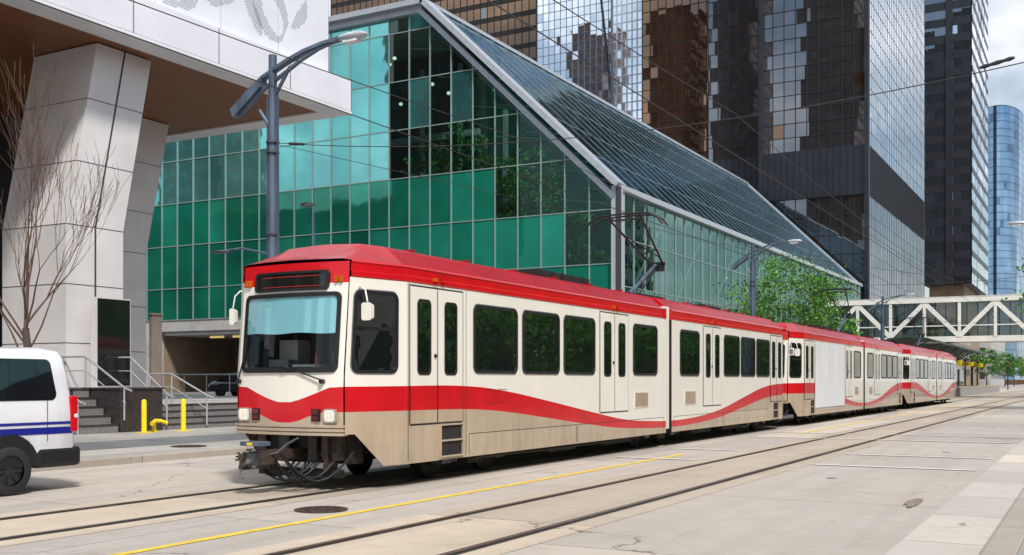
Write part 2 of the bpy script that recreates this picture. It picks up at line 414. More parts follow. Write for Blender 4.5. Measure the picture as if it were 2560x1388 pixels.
def merge(a,b):
    o=len(a.v); a.v+=b.v
    for f,m,s in zip(b.f,b.m,b.sm): a.f.append(tuple(i+o for i in f)); a.m.append(a.mi(b.mats[m])); a.sm.append(s)
def roofsec(y):
    w=wid(y); e=min(y,LEN-y); r=max(0,min(1,(e-.12)/.75))
    pts=[(w,3.18),(w+.018,3.2),(w+.018,3.27),(w+.004,3.28),(w+.004,3.40),(w+.02,3.41),(w+.0,3.44),(w-.09,3.45),(w-.40*(.3+.7*r),3.46+.25*r),(w-.46,3.462+.29*r),(w-.52,3.465+.30*r),(0,3.47+.325*r)]
    full=pts+[(-x,z) for x,z in reversed(pts[:-1])]
    out=[]
    for x,z in full:
        yy=y
        if e<=.13: yy=.12*(x/w_nose)**2 if y<LEN/2 else LEN-.12*(x/w_nose)**2
        k=max(0,1-e/1.3); yy+=(lean(z)*k)*(1 if y<LEN/2 else -1)
        out.append((x,yy,z))
    return out
def roofloft(rf,sts):
    secs=[roofsec(y) for y in sts]; n=len(secs[0]); b=len(rf.v)
    for s_ in secs: rf.v+=s_
    kr,kc=rf.mi('red'),rf.mi('redroof')
    for i in range(len(secs)-1):
        for j in range(n-1):
            rf.f.append((b+i*n+j,b+i*n+j+1,b+(i+1)*n+j+1,b+(i+1)*n+j)); rf.m.append(kr if (j<6 or j>=n-7) else kc); rf.sm.append(False)
def build_car():
    t=thing('light_rail_car','x','light rail car',(0,0,0))
    body=MB()
    J0,J1=12.55,12.95
    for s in (1,-1):
        side(body,.12,J0,None,3.18,0,s); side(body,J1,LEN-.12,None,3.18,0,s)
    f=MB(); front(f); merge(body,f); merge(body,mirrorend(f))
    for yy in (J0,J1):
        body.poly([(-w_full,yy,.36),(w_full,yy,.36),(w_full,yy,3.18),(-w_full,yy,3.18)],'black')
    for e in (0,1):
        ya,yb=(.15,J0) if e==0 else (J1,LEN-.15)
        body.poly([(-1,ya,.88),(1,ya,.88),(1.3,ya+1.3 if e==0 else ya,.88),(1.3,yb if e==0 else yb-1.3,.88),(1,yb,.88),(-1,yb,.88),(-1.3,yb-1.3 if e else yb,.88),(-1.3,ya+1.3 if e==0 else ya,.88)],'under')
    emit(body,'body',t,world=False,norm=True)
    rf=MB()
    st=[.12,.3,.5,.7,.87,1.07,1.34]+[1.34+i*.8 for i in range(1,14)]+[J0]
    roofloft(rf,st)
    st2=[J1]+[J1+.3+i*.8 for i in range(0,13)]+[LEN-1.34,LEN-1.07,LEN-.87,LEN-.7,LEN-.5,LEN-.3,LEN-.12]
    st2=sorted(set(st2)); roofloft(rf,st2)
    for yy in (J0,J1): rf.poly(roofsec(yy),'red')
    rf.box(-w_full-.03,w_full+.03,J0-.12,J0-.05,3.19,3.43,'red')
    for yy in [2.2+i*1.75 for i in range(6)]+[13.8+i*1.75 for i in range(6)]:
        rf.box(-.84,.84,yy,yy+.03,3.77,3.808,'redroof')
    emit(rf,'roof',t,world=False)
    b=MB()
    for i in range(5):
        y=J0+.01+i*.076; b.box(-1.27,1.27,y,y+.05,.45,3.5,'white')
    b.box(-1.2,1.2,J0,J1,.5,3.45,'black'); emit(b,'bellows',t,world=False)
    def win(y0,y1,z0=1.78,z1=2.96,s=1,nm='window'):
        fr=MB(); o=rrect(y0,y1,z0,z1,.13); i=rrect(y0+.05,y1-.05,z0+.05,z1-.05,.09); r_=rrect(y0-.018,y1+.018,z0-.018,z1+.018,.145)
        n=len(o)
        for k in range(n):
            j=(k+1)%n
            A=SP(*o[k],.02,s);B=SP(*o[j],.02,s);Cc=SP(*i[j],.02,s);Dd=SP(*i[k],.02,s)
            fr.poly([A,B,Cc,Dd],'black'); fr.poly([SP(*o[k],.006,s),SP(*o[j],.006,s),B,A],'black'); fr.poly([SP(*i[k],.0,s),SP(*i[j],.0,s),Cc,Dd],'black')
            fr.poly([SP(*r_[k],.004,s),SP(*r_[j],.004,s),SP(*o[j],.008,s),SP(*o[k],.008,s)],'steel')
        w=emit(fr,nm,t,world=False)
        g=MB(); g.poly([SP(*q,.006,s) for q in i],'dkglass')
        emit(g,'pane',w,world=False)
        return w
    side_ws=[(3.3,4.86),(5.06,6.6),(6.8,8.3),(10.42,11.94),(13.55,15.05),(17.2,18.7),(18.85,20.35),(20.5,22.0)]
    for s in (1,-1):
        for a,b_ in side_ws: win(a,b_,s=s)
        for a in (0,1):
            y0,y1=(.22,1.12) if a==0 else (LEN-1.12,LEN-.22)
            w=win(y0,y1,1.76,3.0,s,nm='cab_window')
            g=MB(); g.poly([SP(y0+.04,2.40,.016,s),SP(y1-.04,2.40,.016,s),SP(y1-.04,2.46,.016,s),SP(y0+.04,2.46,.016,s)],'black')
            emit(g,'sash_bar',w,world=False)
    for s in (1,-1):
        for d0 in (1.36,8.54,15.36,22.1):
            d1=d0+1.6 if d0<22 else 23.62
            fr=MB()
            for a,b_,c0,c1 in ((d0,d0+.02,.97,3.15),(d1-.02,d1,.97,3.15),(d0+.02,d1-.02,3.13,3.15),(d0+.02,d1-.02,.95,.97),((d0+d1)/2-.012,(d0+d1)/2+.012,.97,3.13)):
                fr.poly([SP(a,c0,.004,s),SP(b_,c0,.004,s),SP(b_,c1,.004,s),SP(a,c1,.004,s)],'black')
            dr=emit(fr,'door',t,world=False)
            mid=(d0+d1)/2
            for a,b_ in ((d0+.03,mid-.018),(mid+.018,d1-.03)):
                lf=MB(); side(lf,a,b_,.98,3.12,.012,s)
                emit(lf,'door_leaf',dr,world=False)
                c=(a+b_)/2; g=MB(); o=rrect(c-.20,c+.20,1.74,2.94,.09); i=rrect(c-.165,c+.165,1.775,2.905,.07)
                for k in range(len(o)):
                    j=(k+1)%len(o); g.poly([SP(*o[k],.02,s),SP(*o[j],.02,s),SP(*i[j],.02,s),SP(*i[k],.02,s)],'black')
                g.poly([SP(*q,.016,s) for q in i],'dkglass'); emit(g,'door_window',dr,world=False)
            bt=MB()
            bt.cyl(SP(mid-.08,2.05,.012,s),SP(mid-.08,2.05,.035,s),.03,'black',12)
            emit(bt,'door_button',dr,world=False)
            for k,mm in enumerate(('amber','red')):
                sg=MB(); yy=mid-.1+.22*k; sg.box(min(s*1.335,s*1.38),max(s*1.335,s*1.38),yy-.05,yy+.05,3.24,3.30,mm)
                emit(sg,'door_signal_light',t,world=False)
    for s in (1,-1):
        sm=MB()
        for a,b_ in ((3.15,7.4),(7.44,12.4),(13.1,17.1),(17.2,21.9)):
            for c0,c1,q0,q1 in ((a,b_,.745,.755),(a,a+.012,.40,.745),(b_-.012,b_,.40,.745)):
                sm.poly([SP(c0,q0,.003,s),SP(c1,q0,.003,s),SP(c1,q1,.003,s),SP(c0,q1,.003,s)],'under')
        for yy in (1.33,3.05,23.66):
            sm.poly([SP(yy,.4,.003,s),SP(yy+.012,.4,.003,s),SP(yy+.012,3.17,.003,s),SP(yy,3.17,.003,s)],'under')
        for a in (3.75,4.15):
            for q in ((a,a+.3,1.25,1.258),(a,a+.3,1.49,1.498),(a,a+.008,1.25,1.498),(a+.292,a+.3,1.25,1.498)):
                sm.poly([SP(q[0],q[2],.004,s),SP(q[1],q[2],.004,s),SP(q[1],q[3],.004,s),SP(q[0],q[3],.004,s)],'under')
        emit(sm,'panel_seams',t,world=False)
    for s in (1,-1):
        for a in (10.5,13.9):
            v=MB(); v.box(min(s*1.326,s*1.336),max(s*1.326,s*1.336),a,a+.85,1.02,1.40,'white')
            v.box(min(s*1.336,s*1.338),max(s*1.336,s*1.338),a+.04,a+.81,1.05,1.37,'under')
            for k in range(13): v.box(min(s*1.336,s*1.348),max(s*1.336,s*1.348),a+.05+k*.06,a+.082+k*.06,1.05,1.37,'beige')
            emit(v,'vent_grille',t,world=False)
        for yy in (2.25,22.4):
            v=MB(); x=1.328
            v.poly([(s*x,yy,.40),(s*x,yy+.66,.40),(s*x,yy+.66,.93),(s*x,yy,.93)],'under')
            for zz in (.40,.66,.92): v.box(min(s*1.30,s*1.36),max(s*1.30,s*1.36),yy,yy+.66,zz,zz+.03,'beige')
            for q in (yy-.03,yy+.66): v.box(min(s*1.30,s*1.36),max(s*1.30,s*1.36),q,q+.03,.38,.95,'beige')
            emit(v,'boarding_step',t,world=False)
    u=MB(); u.box(-1.1,1.1,1.2,11.5,.5,.88,'under'); u.box(-1.1,1.1,11.5,13.9,.7,.86,'under'); u.box(-1.1,1.1,13.9,23.8,.5,.88,'under')
    for a,b_ in ((6.4,7.6),(9.0,10.6),(14.8,16.4),(17.5,19.2)):
        for s in (1,-1): u.box(min(s*.85,s*1.2),max(s*.85,s*1.2),a,b_,.24,.6,'under')
    for s in (1,-1):
        u.tube([(s*1.22,3.5,.33),(s*1.22,7,.31),(s*1.22,11,.33)],.03,'under',6)
    emit(u,'underframe',t,world=False)
    for yc in (3.7,12.75,21.3):
        b=MB(); b.box(-.98,.98,yc-.18,yc+.18,.34,.5,'under')
        for s in (1,-1):
            b.beam((s*.98,yc-1.3,.42),(s*.98,yc+1.3,.42),.14,.22,'under'); b.box(min(s*.9,s*1.12),max(s*.9,s*1.12),yc-.25,yc+.25,.22,.62,'under')
            for dy in (-.9,.9):
                b.box(min(s*.9,s*1.1),max(s*.9,s*1.1),yc+dy-.14,yc+dy+.14,.26,.52,'dsteel')
        bo=emit(b,'bogie',t,world=False)
        for dy in (-.9,.9):
            for s in (1,-1):
                wv=MB(); wv.cyl((s*.66,yc+dy,.345),(s*.78,yc+dy,.345),.34,'under',24); wv.cyl((s*.78,yc+dy,.345),(s*.84,yc+dy,.345),.14,'under',16); emit(wv,'wheel',bo,world=False)
    for e in (0,1):
        def put(mb,nm,par=None):
            return emit(mirrorend(mb) if e else mb,nm,par or t,world=False)
        c=MB()
        x0,x1,y0,y1,z0,z1=-.93,.93,.26,1.3,1.5,3.1
        c.poly([(x0,y1,z0),(x1,y1,z0),(x1,y1,z1),(x0,y1,z1)],'dark'); c.poly([(x0,y0,z0),(x1,y0,z0),(x1,y1,z0),(x0,y1,z0)],'dark')
        c.poly([(x0,y0,z1),(x1,y0,z1),(x1,y1,z1),(x0,y1,z1)],'dark'); c.poly([(x0,y0,z0),(x0,y1,z0),(x0,y1,z1),(x0,y0,z1)],'dark'); c.poly([(x1,y0,z0),(x1,y1,z0),(x1,y1,z1),(x1,y0,z1)],'dark')
        c.box(-.85,.85,.35,.75,1.5,1.86,'under'); c.box(-.75,-.35,.5,.7,1.86,1.98,'midgrey'); c.box(-.2,.25,.42,.7,1.86,1.90,'wcol'); c.box(.1,.35,1.0,1.28,1.5,2.1,'midgrey'); c.box(-.88,-.5,.9,1.2,1.5,2.3,'wcol')
        ci=put(c,'cab_interior')
        c=MB(); c.cyl((-.28,1.1,1.88),(-.28,1.1,2.08),.035,'red',14); c.cyl((-.28,1.1,2.08),(-.28,1.1,2.13),.02,'black',10); put(c,'fire_extinguisher',ci)
        c=MB(); n=14
        for k in range(n):
            a=-.88+1.76*k/n; b_=-.88+1.76*(k+1)/n
            def zb(x): return 2.36+.010*math.sin(x*7)
            off=lambda x,z: (x,fy(x,z)+.004+.003*math.sin(x*9+z*6),z)
            c.poly([off(a,zb(a)),off(b_,zb(b_)),off(b_,2.93),off(a,2.93)],'teal',True)
        put(c,'sun_blind',ci)
        fr=MB(); o=rrect(-.93,.93,1.77,2.97,.10,6); i=rrect(-.87,.87,1.84,2.91,.07,6)
        def sub(pts):
            out=[]
            for k in range(len(pts)):
                a=pts[k];b_=pts[(k+1)%len(pts)]; m_=8 if math.dist(a,b_)>.5 else 1
                for q in range(m_): out.append((a[0]+(b_[0]-a[0])*q/m_,a[1]+(b_[1]-a[1])*q/m_))
            return out
        oo,ii=sub(o),sub(i)
        F=lambda p,off:(p[0],fy(p[0],p[1],off),p[1])
        for k in range(len(oo)):
            j=(k+1)%len(oo); fr.poly([F(oo[k],.022),F(oo[j],.022),F(ii[j],.022),F(ii[k],.022)],'black')
            fr.poly([F(oo[k],0),F(oo[j],0),F(oo[j],.022),F(oo[k],.022)],'black'); fr.poly([F(ii[k],-.01),F(ii[j],-.01),F(ii[j],.022),F(ii[k],.022)],'black')
        wf=put(fr,'windscreen')
        g=MB(); xs=[-.88+1.76*k/16 for k in range(17)]
        for a,b_ in zip(xs,xs[1:]): g.poly([F((a,1.83),.013),F((b_,1.83),.013),F((b_,2.92),.013),F((a,2.92),.013)],'wind',True)
        put(g,'windscreen_glass',wf)
        for x0,x1,z1 in ((-.98,-.86,2.15),(.70,-.05,2.0)):
            g=MB(); g.tube([(x0,fy(x0,1.68,.05),1.66),(x1,fy(x1,z1,.05),z1-.12)],.012,'black',6)
            g.cyl((x0,fy(x0,1.64,.0),1.64),(x0,fy(x0,1.64,.07),1.64),.035,'black',10)
            g.beam((x1-.02,fy(x1,z1,.045),z1-.22),(x1+ (.28 if x0>0 else .05),fy(x1,z1,.045),z1-.16 if x0>0 else z1+.15),.02,.03,'black')
            put(g,'wiper')
        g=MB(); sr=sub(rrect(-.72,.72,3.00,3.30,.07,5)); si=sub(rrect(-.66,.66,3.04,3.265,.05,5))
        for k in range(len(sr)):
            j=(k+1)%len(sr); g.poly([F(sr[k],.035),F(sr[j],.035),F(si[j],.035),F(si[k],.035)],'black'); g.poly([F(sr[k],0),F(sr[j],0),F(sr[j],.035),F(sr[k],.035)],'black')
        ds=put(g,'destination_sign')
        g=MB(); xs=[-.67+1.34*k/12 for k in range(13)]
        for a,b_ in zip(xs,xs[1:]): g.poly([F((a,3.03),.02),F((b_,3.03),.02),F((b_,3.27),.02),F((a,3.27),.02)],'signblk')
        put(g,'sign_glass',ds)
        for zz in (3.065,3.215):
            g=MB()
            for a,b_ in zip(xs[1:-1],xs[2:-1]): g.poly([F((a,zz),.023),F((b_,zz),.023),F((b_,zz+.007),.023),F((a,zz+.007),.023)],'ledred')
            put(g,'led_row',ds)
        for s in (-1,1):
            for k in (0,1):
                g=MB(); x=s*(.84+.075*k); g.box(x-.025,x+.025,fy(x,3.1,.04),fy(x,3.1,-.02),3.11,3.20,'amber')
                put(g,'marker_light')
            x=s*.83; g=MB(); pts=rrect(x-.115,x+.115,1.035,1.235,.04)
            g.loft([[(p[0],fy(x,1.1,.0),p[1]) for p in pts],[(p[0],fy(x,1.1,.05),p[1]) for p in pts]],'chrome',False)
            hl=put(g,'headlight')
            g=MB(); pts=rrect(x-.095,x+.095,1.055,1.215,.04); g.poly([(p[0],fy(x,1.1,.053),p[1]) for p in pts],'lamp')
            for q in range(-3,4): g.box(x+q*.026-.002,x+q*.026+.002,fy(x,1.1,.056),fy(x,1.1,.05),1.065,1.205,'steel')
            put(g,'headlight_lens',hl)
            x=s*.58; g=MB()
            g.box(x-.075,x+.075,fy(x,1.1,.025),fy(x,1.1,-.03),1.05,1.23,'black')
            for zz in (1.095,1.185):
                g.box(x-.06,x+.06,fy(x,1.1,.034),fy(x,1.1,.02),zz-.03,zz+.03,'redlens')
            put(g,'tail_light')
            g=MB(); q=SP(.35,3.06,.0,s); mx=s*(1.36 if s>0 else 1.26); hw=.09 if s>0 else .055
            g.tube([q,(s*1.16,.30,3.06),(mx-s*.04,.25,2.98),(mx,.25,2.80)],.012,'white',8)
            g.loft([[(mx+p[0],.25-.03,p[1]) for p in rrect(-hw,hw,2.53,2.79,.04)],[(mx+p[0],.25+.05,p[1]) for p in rrect(-hw*.9,hw*.9,2.55,2.77,.04)]],'white',False)
            mo=put(g,'wing_mirror')
            g=MB(); g.poly([(mx+p[0],.304,p[1]) for p in rrect(-hw*.7,hw*.7,2.58,2.75,.03)],'chrome'); put(g,'mirror_glass',mo)
        g=MB()
        xs=[-1.04,-.7,-.35,0,.35,.7,1.04]
        for zz in (.84,.90,.96):
            for a,b_ in zip(xs,xs[1:]):
                ya,yb=fy(a,1,.045),fy(b_,1,.045)
                g.hexa([(a,ya,zz),(b_,yb,zz),(b_,yb+.12,zz),(a,ya+.12,zz),(a,ya,zz+.04),(b_,yb,zz+.04),(b_,yb+.12,zz+.04),(a,ya+.12,zz+.04)],'beige')
        put(g,'bumper')
        g=MB()
        g.box(-.14,.14,-.66,-.46,.38,.66,'dsteel'); g.box(-.14,.14,-.80,-.66,.43,.60,'dsteel'); g.cyl((-.07,-.85,.55),(-.07,-.80,.55),.055,'iron',14); g.cyl((.07,-.85,.5),(.07,-.80,.5),.035,'steel',14)
        g.beam((0,-.46,.55),(0,.8,.55),.16,.16,'iron'); g.box(-.18,.18,-.74,-.5,.71,.77,'galv'); g.box(-.05,.05,-.745,-.74,.72,.76,'yellow')
        g.cyl((-.19,-.72,.40),(-.19,-.5,.40),.045,'dsteel',12); g.box(.14,.22,-.7,-.46,.44,.64,'iron'); g.box(-.21,-.13,-.7,-.5,.36,.58,'iron')
        g.tube([(.18,-.6,.58),(.26,-.45,.60),(.28,-.25,.72),(.28,0,.8)],.022,'dsteel',8)
        g.tube([(-.1,-.79,.38),(-.1,-.83,.27),(-.1,-.75,.24)],.013,'steel',6)
        for k in range(12):
            x=U(-.18,.2);z=U(.4,.66); g.cyl((x,-.84,z),(x,-.79,z),U(.012,.024),random.choice(['steel','iron']),8)
        cp=put(g,'coupler')
        g=MB()
        for k in range(12):
            x0=U(-.35,.35); x1=x0+U(.1,.75); d=U(.10,.30)
            g.tube([(x0+(x1-x0)*q/8,-.45+ .85*q/8,.60-(.60-d)*math.sin(math.pi*q/8)) for q in range(9)],.016,'black',6)
        put(g,'coupler_hoses',cp)
        g=MB(); g.box(-.9,.9,.45,.75,.4,.86,'under')
        for k in range(14):
            x=U(-.8,.8); g.box(x-.07,x+.07,.28,.5,U(.4,.65),.84,random.choice(['under','iron','dsteel']))
        for s in (-1,1): g.beam((s*.6,.35,.3),(s*.6,.35,.85),.08,.25,'iron')
        g.beam((-.8,.38,.26),(.8,.38,.26),.1,.12,'under')
        put(g,'buffer_beam')
    for a,b_,zt in ((7.1,9.6,3.95),(17.4,19.2,3.88)):
        g=MB(); g.box(-.60,.60,a,b_,3.74,zt,'under')
        for k in range(int((b_-a)/.5)): g.box(-.615,.615,a+.1+k*.5,a+.14+k*.5,3.78,zt+.012,'rim')
        emit(g,'roof_resistor_box',t,world=False,bevel=0)
    py=13.3; g=MB()
    g.box(-.5,.5,py-.5,py+1.3,3.82,3.88,'under')
    for s in (-1,1):
        for dy in (-.4,1.2): g.cyl((s*.4,py+dy,3.7),(s*.4,py+dy,3.84),.06,'beige',10)
    pg=emit(g,'pantograph',t,world=False)
    g=MB(); e_=(0,py+2.05,4.88)
    g.tube([(0,py+.1,3.92),e_],[.065,.05],'galv',8); g.tube([(.18,py+.25,3.88),(.05,py+2.0,4.80)],.024,'black',6)
    g.cyl((-.24,e_[1],e_[2]),(.24,e_[1],e_[2]),.055,'black',8); g.box(-.18,.18,e_[1]-.12,e_[1]+.12,e_[2]-.2,e_[2]+.04,'black')
    for s in (-1,1):
        g.tube([(s*.18,e_[1],e_[2]),(s*.44,py-.15,5.82)],.03,'black',6)
    g.tube([(-.24,e_[1]-.5,5.1),(.26,e_[1]-.75,5.2)],.018,'black',6); g.tube([(-.2,e_[1]-.3,5.02),(.36,py+.5,5.54)],.015,'black',6)
    g.tube([(.2,e_[1]-.3,5.02),(-.36,py+.5,5.54)],.015,'black',6)
    g.tube([(-.44,py-.15,5.82),(.44,py-.15,5.82)],.026,'black',6)
    emit(g,'pantograph_arm',pg,world=False)
    g=MB()
    for dy in (-.32,.05):
        g.tube([(-1.08,py+dy,5.62),(-.95,py+dy,5.78),(-.7,py+dy,5.92),(0,py+dy,5.95),(.7,py+dy,5.92),(.95,py+dy,5.78),(1.08,py+dy,5.62)],.028,'black',6)
    for x in (-.44,.44): g.tube([(x,py-.32,5.93),(x,py-.15,5.82),(x,py+.05,5.93)],.018,'black',6)
    emit(g,'collector_head',pg,world=False)
    return t
car=build_car(); car.location=(CT,12.2,0); car['group']='coupled light rail cars of one train'
car['label']='white, red and beige light rail car leading the train'
PITCH=25.35
car2=copy_thing(car,(CT,12.2+PITCH,0),label='white and red rail car with blanked windows, coupled second')
car3=copy_thing(car,(CT,12.2+2*PITCH,0),label='white and red light rail car at the tail of the train')
mb=MB(); mb.poly([(1.348,3.0,.62),(1.348,8.35,.62),(1.348,8.35,3.12),(1.348,3.0,3.12)],'wpanel')
for y in (4.9,6.7): mb.box(1.348,1.353,y,y+.06,1.8,3.0,'white')
o=emit(mb,'window_covering_panel',None,world=False); o.parent=car2; o['label']='plain white film panel covering the windows'

# ---------------------------------------------------------------- wheels / van / cars
def wheel(par,x,y,z,r,s,w=.22):
    mb=MB(); n=28; prof=[(0,r*.62),(0.0,r*.9),(.03,r),(w-.03,r),(w,r*.9),(w,r*.62)]
    mb.loft([[(x-s*a,y+q*math.cos(2*math.pi*k/n),z+q*math.sin(2*math.pi*k/n)) for k in range(n)] for a,q in prof],'tyre',True,False)
    wh=emit(mb,'wheel',par)
    mb=MB(); mb.cyl((x-s*.05,y,z),(x-s*.12,y,z),r*.63,'rim',28); mb.cyl((x-s*.02,y,z),(x-s*.06,y,z),r*.2,'rim',16)
    for k in range(8):
        a=2*math.pi*k/8; mb.beam((x-s*.045,y,z),(x-s*.045,y+r*.6*math.cos(a),z+r*.6*math.sin(a)),.06,.03,'rim',up=(1,0,0))
    emit(mb,'rim',wh)
def build_van():
    xc,yr=-14.6,10.98; L=5.7
    t=thing('van','white van with two blue stripes parked beside the kerb','van',(xc,yr-L/2,0))
    def ring(y,k=1,top=2.14,bot=.42):
        pts=[(.95,bot),(1.0,.6),(1.0,1.15),(.985,1.3),(.93,1.75),(.86,2.0),(.78,2.09),(.6,top-.01),(0,top)]
        pts=[(x*k,min(z,top)) for x,z in pts]
        return [(xc+x,y,z) for x,z in pts]+[(xc-x,y,z) for x,z in reversed(pts[:-1])]
    mb=MB()
    R_=[ring(yr-.10,.90,2.02,.5),ring(yr-.12,.96,2.10,.45),ring(yr-.18,1,2.13),ring(yr-.5,1,2.16),ring(yr-2.5),ring(yr-3.9,1,2.12),ring(yr-4.2,1,1.95),ring(yr-4.8,1,1.35),ring(yr-5.5,.95,1.12),ring(yr-5.7,.85,.9)]
    for r_ in R_[:3]:
        for i,p in enumerate(r_):
            r_[i]=(p[0],p[1]-max(0,p[2]-1.0)*.10,p[2])
    mb.loft(R_,'vanw',True); emit(mb,'body',t)
    def sidex(z): return xc+ (1.0 if z<1.15 else 1.0-(z-1.15)*.115)+.006
    mb=MB(); pts=rrect(yr-1.62,yr-.44,1.36,1.97,.1)
    mb.poly([(sidex(z)+.004,y-(.06 if z>1.6 and y>yr-.8 else 0),z) for y,z in pts],'carglass'); emit(mb,'side_window',t)
    mb=MB(); pts=rrect(yr-3.3,yr-1.75,1.36,1.97,.1); mb.poly([(sidex(z)+.004,y,z) for y,z in pts],'carglass'); emit(mb,'side_window',t)
    for a,b in ((.86,.96),(1.0,1.04)):
        mb=MB(); mb.poly([(xc+1.008,yr-5,a),(xc+1.008,yr-.19,a),(xc+1.008,yr-.19,b),(xc+1.008,yr-5,b)],'blue')
        emit(mb,'blue_stripe',t)
    for s in (1,-1):
        mb=MB(); a,b=sorted((xc+s*.86,xc+s*1.015)); mb.box(a,b,yr-.22,yr-.085,.88,1.42,'red'); a,b=sorted((xc+s*.87,xc+s*1.018)); mb.box(a,b,yr-.17,yr-.08,1.08,1.16,'wpanel'); emit(mb,'tail_light',t,bevel=.02)
    mb=MB(); mb.box(xc-1.015,xc+1.015,yr-.80,yr-.02,.36,.66,'black'); emit(mb,'bumper',t,bevel=.06)
    mb=MB(); mb.box(xc-1.02,xc+1.02,yr-4.2,yr-1.9,.34,.55,'black'); emit(mb,'side_sill',t,bevel=.05)
    n=14
    for s in (1,-1):
        for yc in (yr-1.25,yr-4.75):
            mb=MB(); mb.poly([(xc+s*1.024,yc+.48*math.cos(math.pi*k/n),.40+.48*math.sin(math.pi*k/n)) for k in range(n+1)],'black')
            emit(mb,'wheel_arch',t)
            wheel(t,xc+s*1.04,yc,.36,.36,s)
    mb=MB(); mb.box(xc+1.002,xc+1.006,yr-.62,yr-.61,.75,1.35,'seam'); emit(mb,'door_seam',t)
build_van()
def build_car_small(name,label,x,y,z,paint,rz=0,group=None):
    t=thing(name,label,'car',(x,y,z),group)
    def ring(yy,w,zt,zb=.3):
        p=[(w*.92,zb),(w,.45),(w,.7),(w*.95,min(zt,.85)),(w*.8,zt),(0,zt+.02)]
        return [(a,yy,b) for a,b in p]+[(-a,yy,b) for a,b in reversed(p[:-1])]
    mb=MB(); mb.loft([ring(-2.2,.75,.62,.4),ring(-2.1,.85,.75),ring(-1.2,.9,.9),ring(-.6,.9,.95),ring(1.3,.9,.97),ring(2.0,.86,.92),ring(2.2,.78,.7,.4)],paint,True); emit(mb,'body',t,world=False)
    mb=MB()
    def r2(yy,w,z0,z1): return [(w,yy,z0),(w*.82,yy,z1),(-w*.82,yy,z1),(-w,yy,z0)]
    mb.loft([[(.82,-1.15,.9),(.81,-1.1,.92),(-.81,-1.1,.92),(-.82,-1.15,.9)],r2(-.35,.82,.93,1.38),r2(.7,.82,.95,1.40),[(.8,1.7,.95),(.78,1.68,.97),(-.78,1.68,.97),(-.8,1.7,.95)]],'carglass',False); emit(mb,'cabin_glass',t,world=False)
    mb=MB(); mb.loft([[(.66,-.38,1.38),(.6,-.38,1.41),(-.6,-.38,1.41),(-.66,-.38,1.38)],[(.68,.1,1.40),(.6,.1,1.45),(-.6,.1,1.45),(-.68,.1,1.40)],[(.66,.8,1.38),(.6,.8,1.41),(-.6,.8,1.41),(-.66,.8,1.38)]],paint,True); emit(mb,'roof',t,world=False)
    LOC[t.name]=Vector((0,0,0))
    for s in (1,-1):
        mb=MB(); mb.box(s*.55-.14,s*.55+.14,-2.2,-2.1,.58,.68,'chrome'); emit(mb,'headlight',t,world=False,bevel=.01)
        mb=MB(); mb.box(s*.62-.14,s*.62+.14,2.1,2.19,.7,.82,'redlens'); emit(mb,'tail_light',t,world=False,bevel=.01)
        for yy in (-1.35,1.35): wheel(t,s*.9,yy,.32,.32,s)
    t.rotation_euler[2]=rz
    return t
build_car_small('parked_car','black sedan parked on the driveway behind the steps',-43.6,46.8,.70,'carblk',rz=math.radians(100))
cs=build_car_small('distant_car','silver car driving far along the street',-4.6,190,0,'carsil',group='cars far down the street')
for k,(x,y) in enumerate(((-3.2,230),(-4.5,300),(-7.5,340),(-3.5,400))): copy_thing(cs,(x,y,0))

# ---------------------------------------------------------------- white office building
t=thing('office_building','white panel office block cantilevered over slanted columns','building',(-35,15,0))
FX=-25.8; YE=33.5
mb=MB(); mb.box(FX-.5,FX,-12,YE,12.3,13.5,'wpanel'); mb.box(-48,FX-.5,YE-.5,YE,12.3,13.5,'wpanel'); mb.box(FX-.9,FX+.02,-12,YE+.02,12.18,12.3,'wpanel'); mb.box(-48,FX-.9,YE-.9,YE+.02,12.18,12.3,'wpanel')
mb.poly([(-48,-12,13.45),(FX,-12,13.45),(FX,YE,13.45),(-48,YE,13.45)],'wpanel')
fa=emit(mb,'fascia',t)
mb=MB()
for y in [YE-3.6*i for i in range(0,13)]: mb.box(FX,FX+.006,y-.015,y+.015,12.3,13.5,'seam')
mb.box(FX,FX+.006,-12,YE,12.30,12.315,'seam')
emit(mb,'panel_joints',fa)
mb=MB(); mb.poly([(-48,-12,12.24),(FX-.9,-12,12.24),(FX-.9,YE-.9,12.24),(-48,YE-.9,12.24)],'wood'); emit(mb,'soffit',t)
mb=MB(); mb.box(-48,-26.3,-12,32.7,13.5,34,'wpanel'); uw=emit(mb,'perforated_wall',t)
mb=MB()
for i in range(14):
    y=32.7-2.9*i; mb.box(-26.3,-26.296,y-.008,y+.008,13.5,34,'lgrey')
for z in (17.4,21.4): mb.box(-26.3,-26.2965,-12,32.7,z-.008,z+.008,'lgrey')
emit(mb,'panel_joints',uw)
mb=MB(); random.seed(4)
def stroke(pts,wd):
    P=[Vector((p[0],p[1])) for p in pts]
    out=[]
    for i in range(len(P)-1):
        p0=P[max(i-1,0)];p1=P[i];p2=P[i+1];p3=P[min(i+2,len(P)-1)]
        for k in range(10):
            u=k/10; out.append(.5*((2*p1)+(p2-p0)*u+(2*p0-5*p1+4*p2-p3)*u*u+(3*p1-p0-3*p2+p3)*u**3))
    out.append(P[-1]); n=len(out)
    hs=.085; seen=set()
    for i,p in enumerate(out):
        w_=wd*(.2+.8*abs(math.sin(math.pi*2*i/(n-1))))
        for a in range(int((p.x-w_)/hs),int((p.x+w_)/hs)+2):
            for b in range(int((p.y-w_)/hs),int((p.y+w_)/hs)+1):
                if (a,b) in seen: continue
                y=a*hs+(hs/2 if b%2 else 0); z=b*hs; d=math.hypot(y-p.x,z-p.y)
                if d<w_:
                    seen.add((a,b)); r=.034
                    mb.poly([(-26.294,y+r*math.cos(q*math.pi/3),z+r*math.sin(q*math.pi/3)) for q in range(6)],'lgrey')
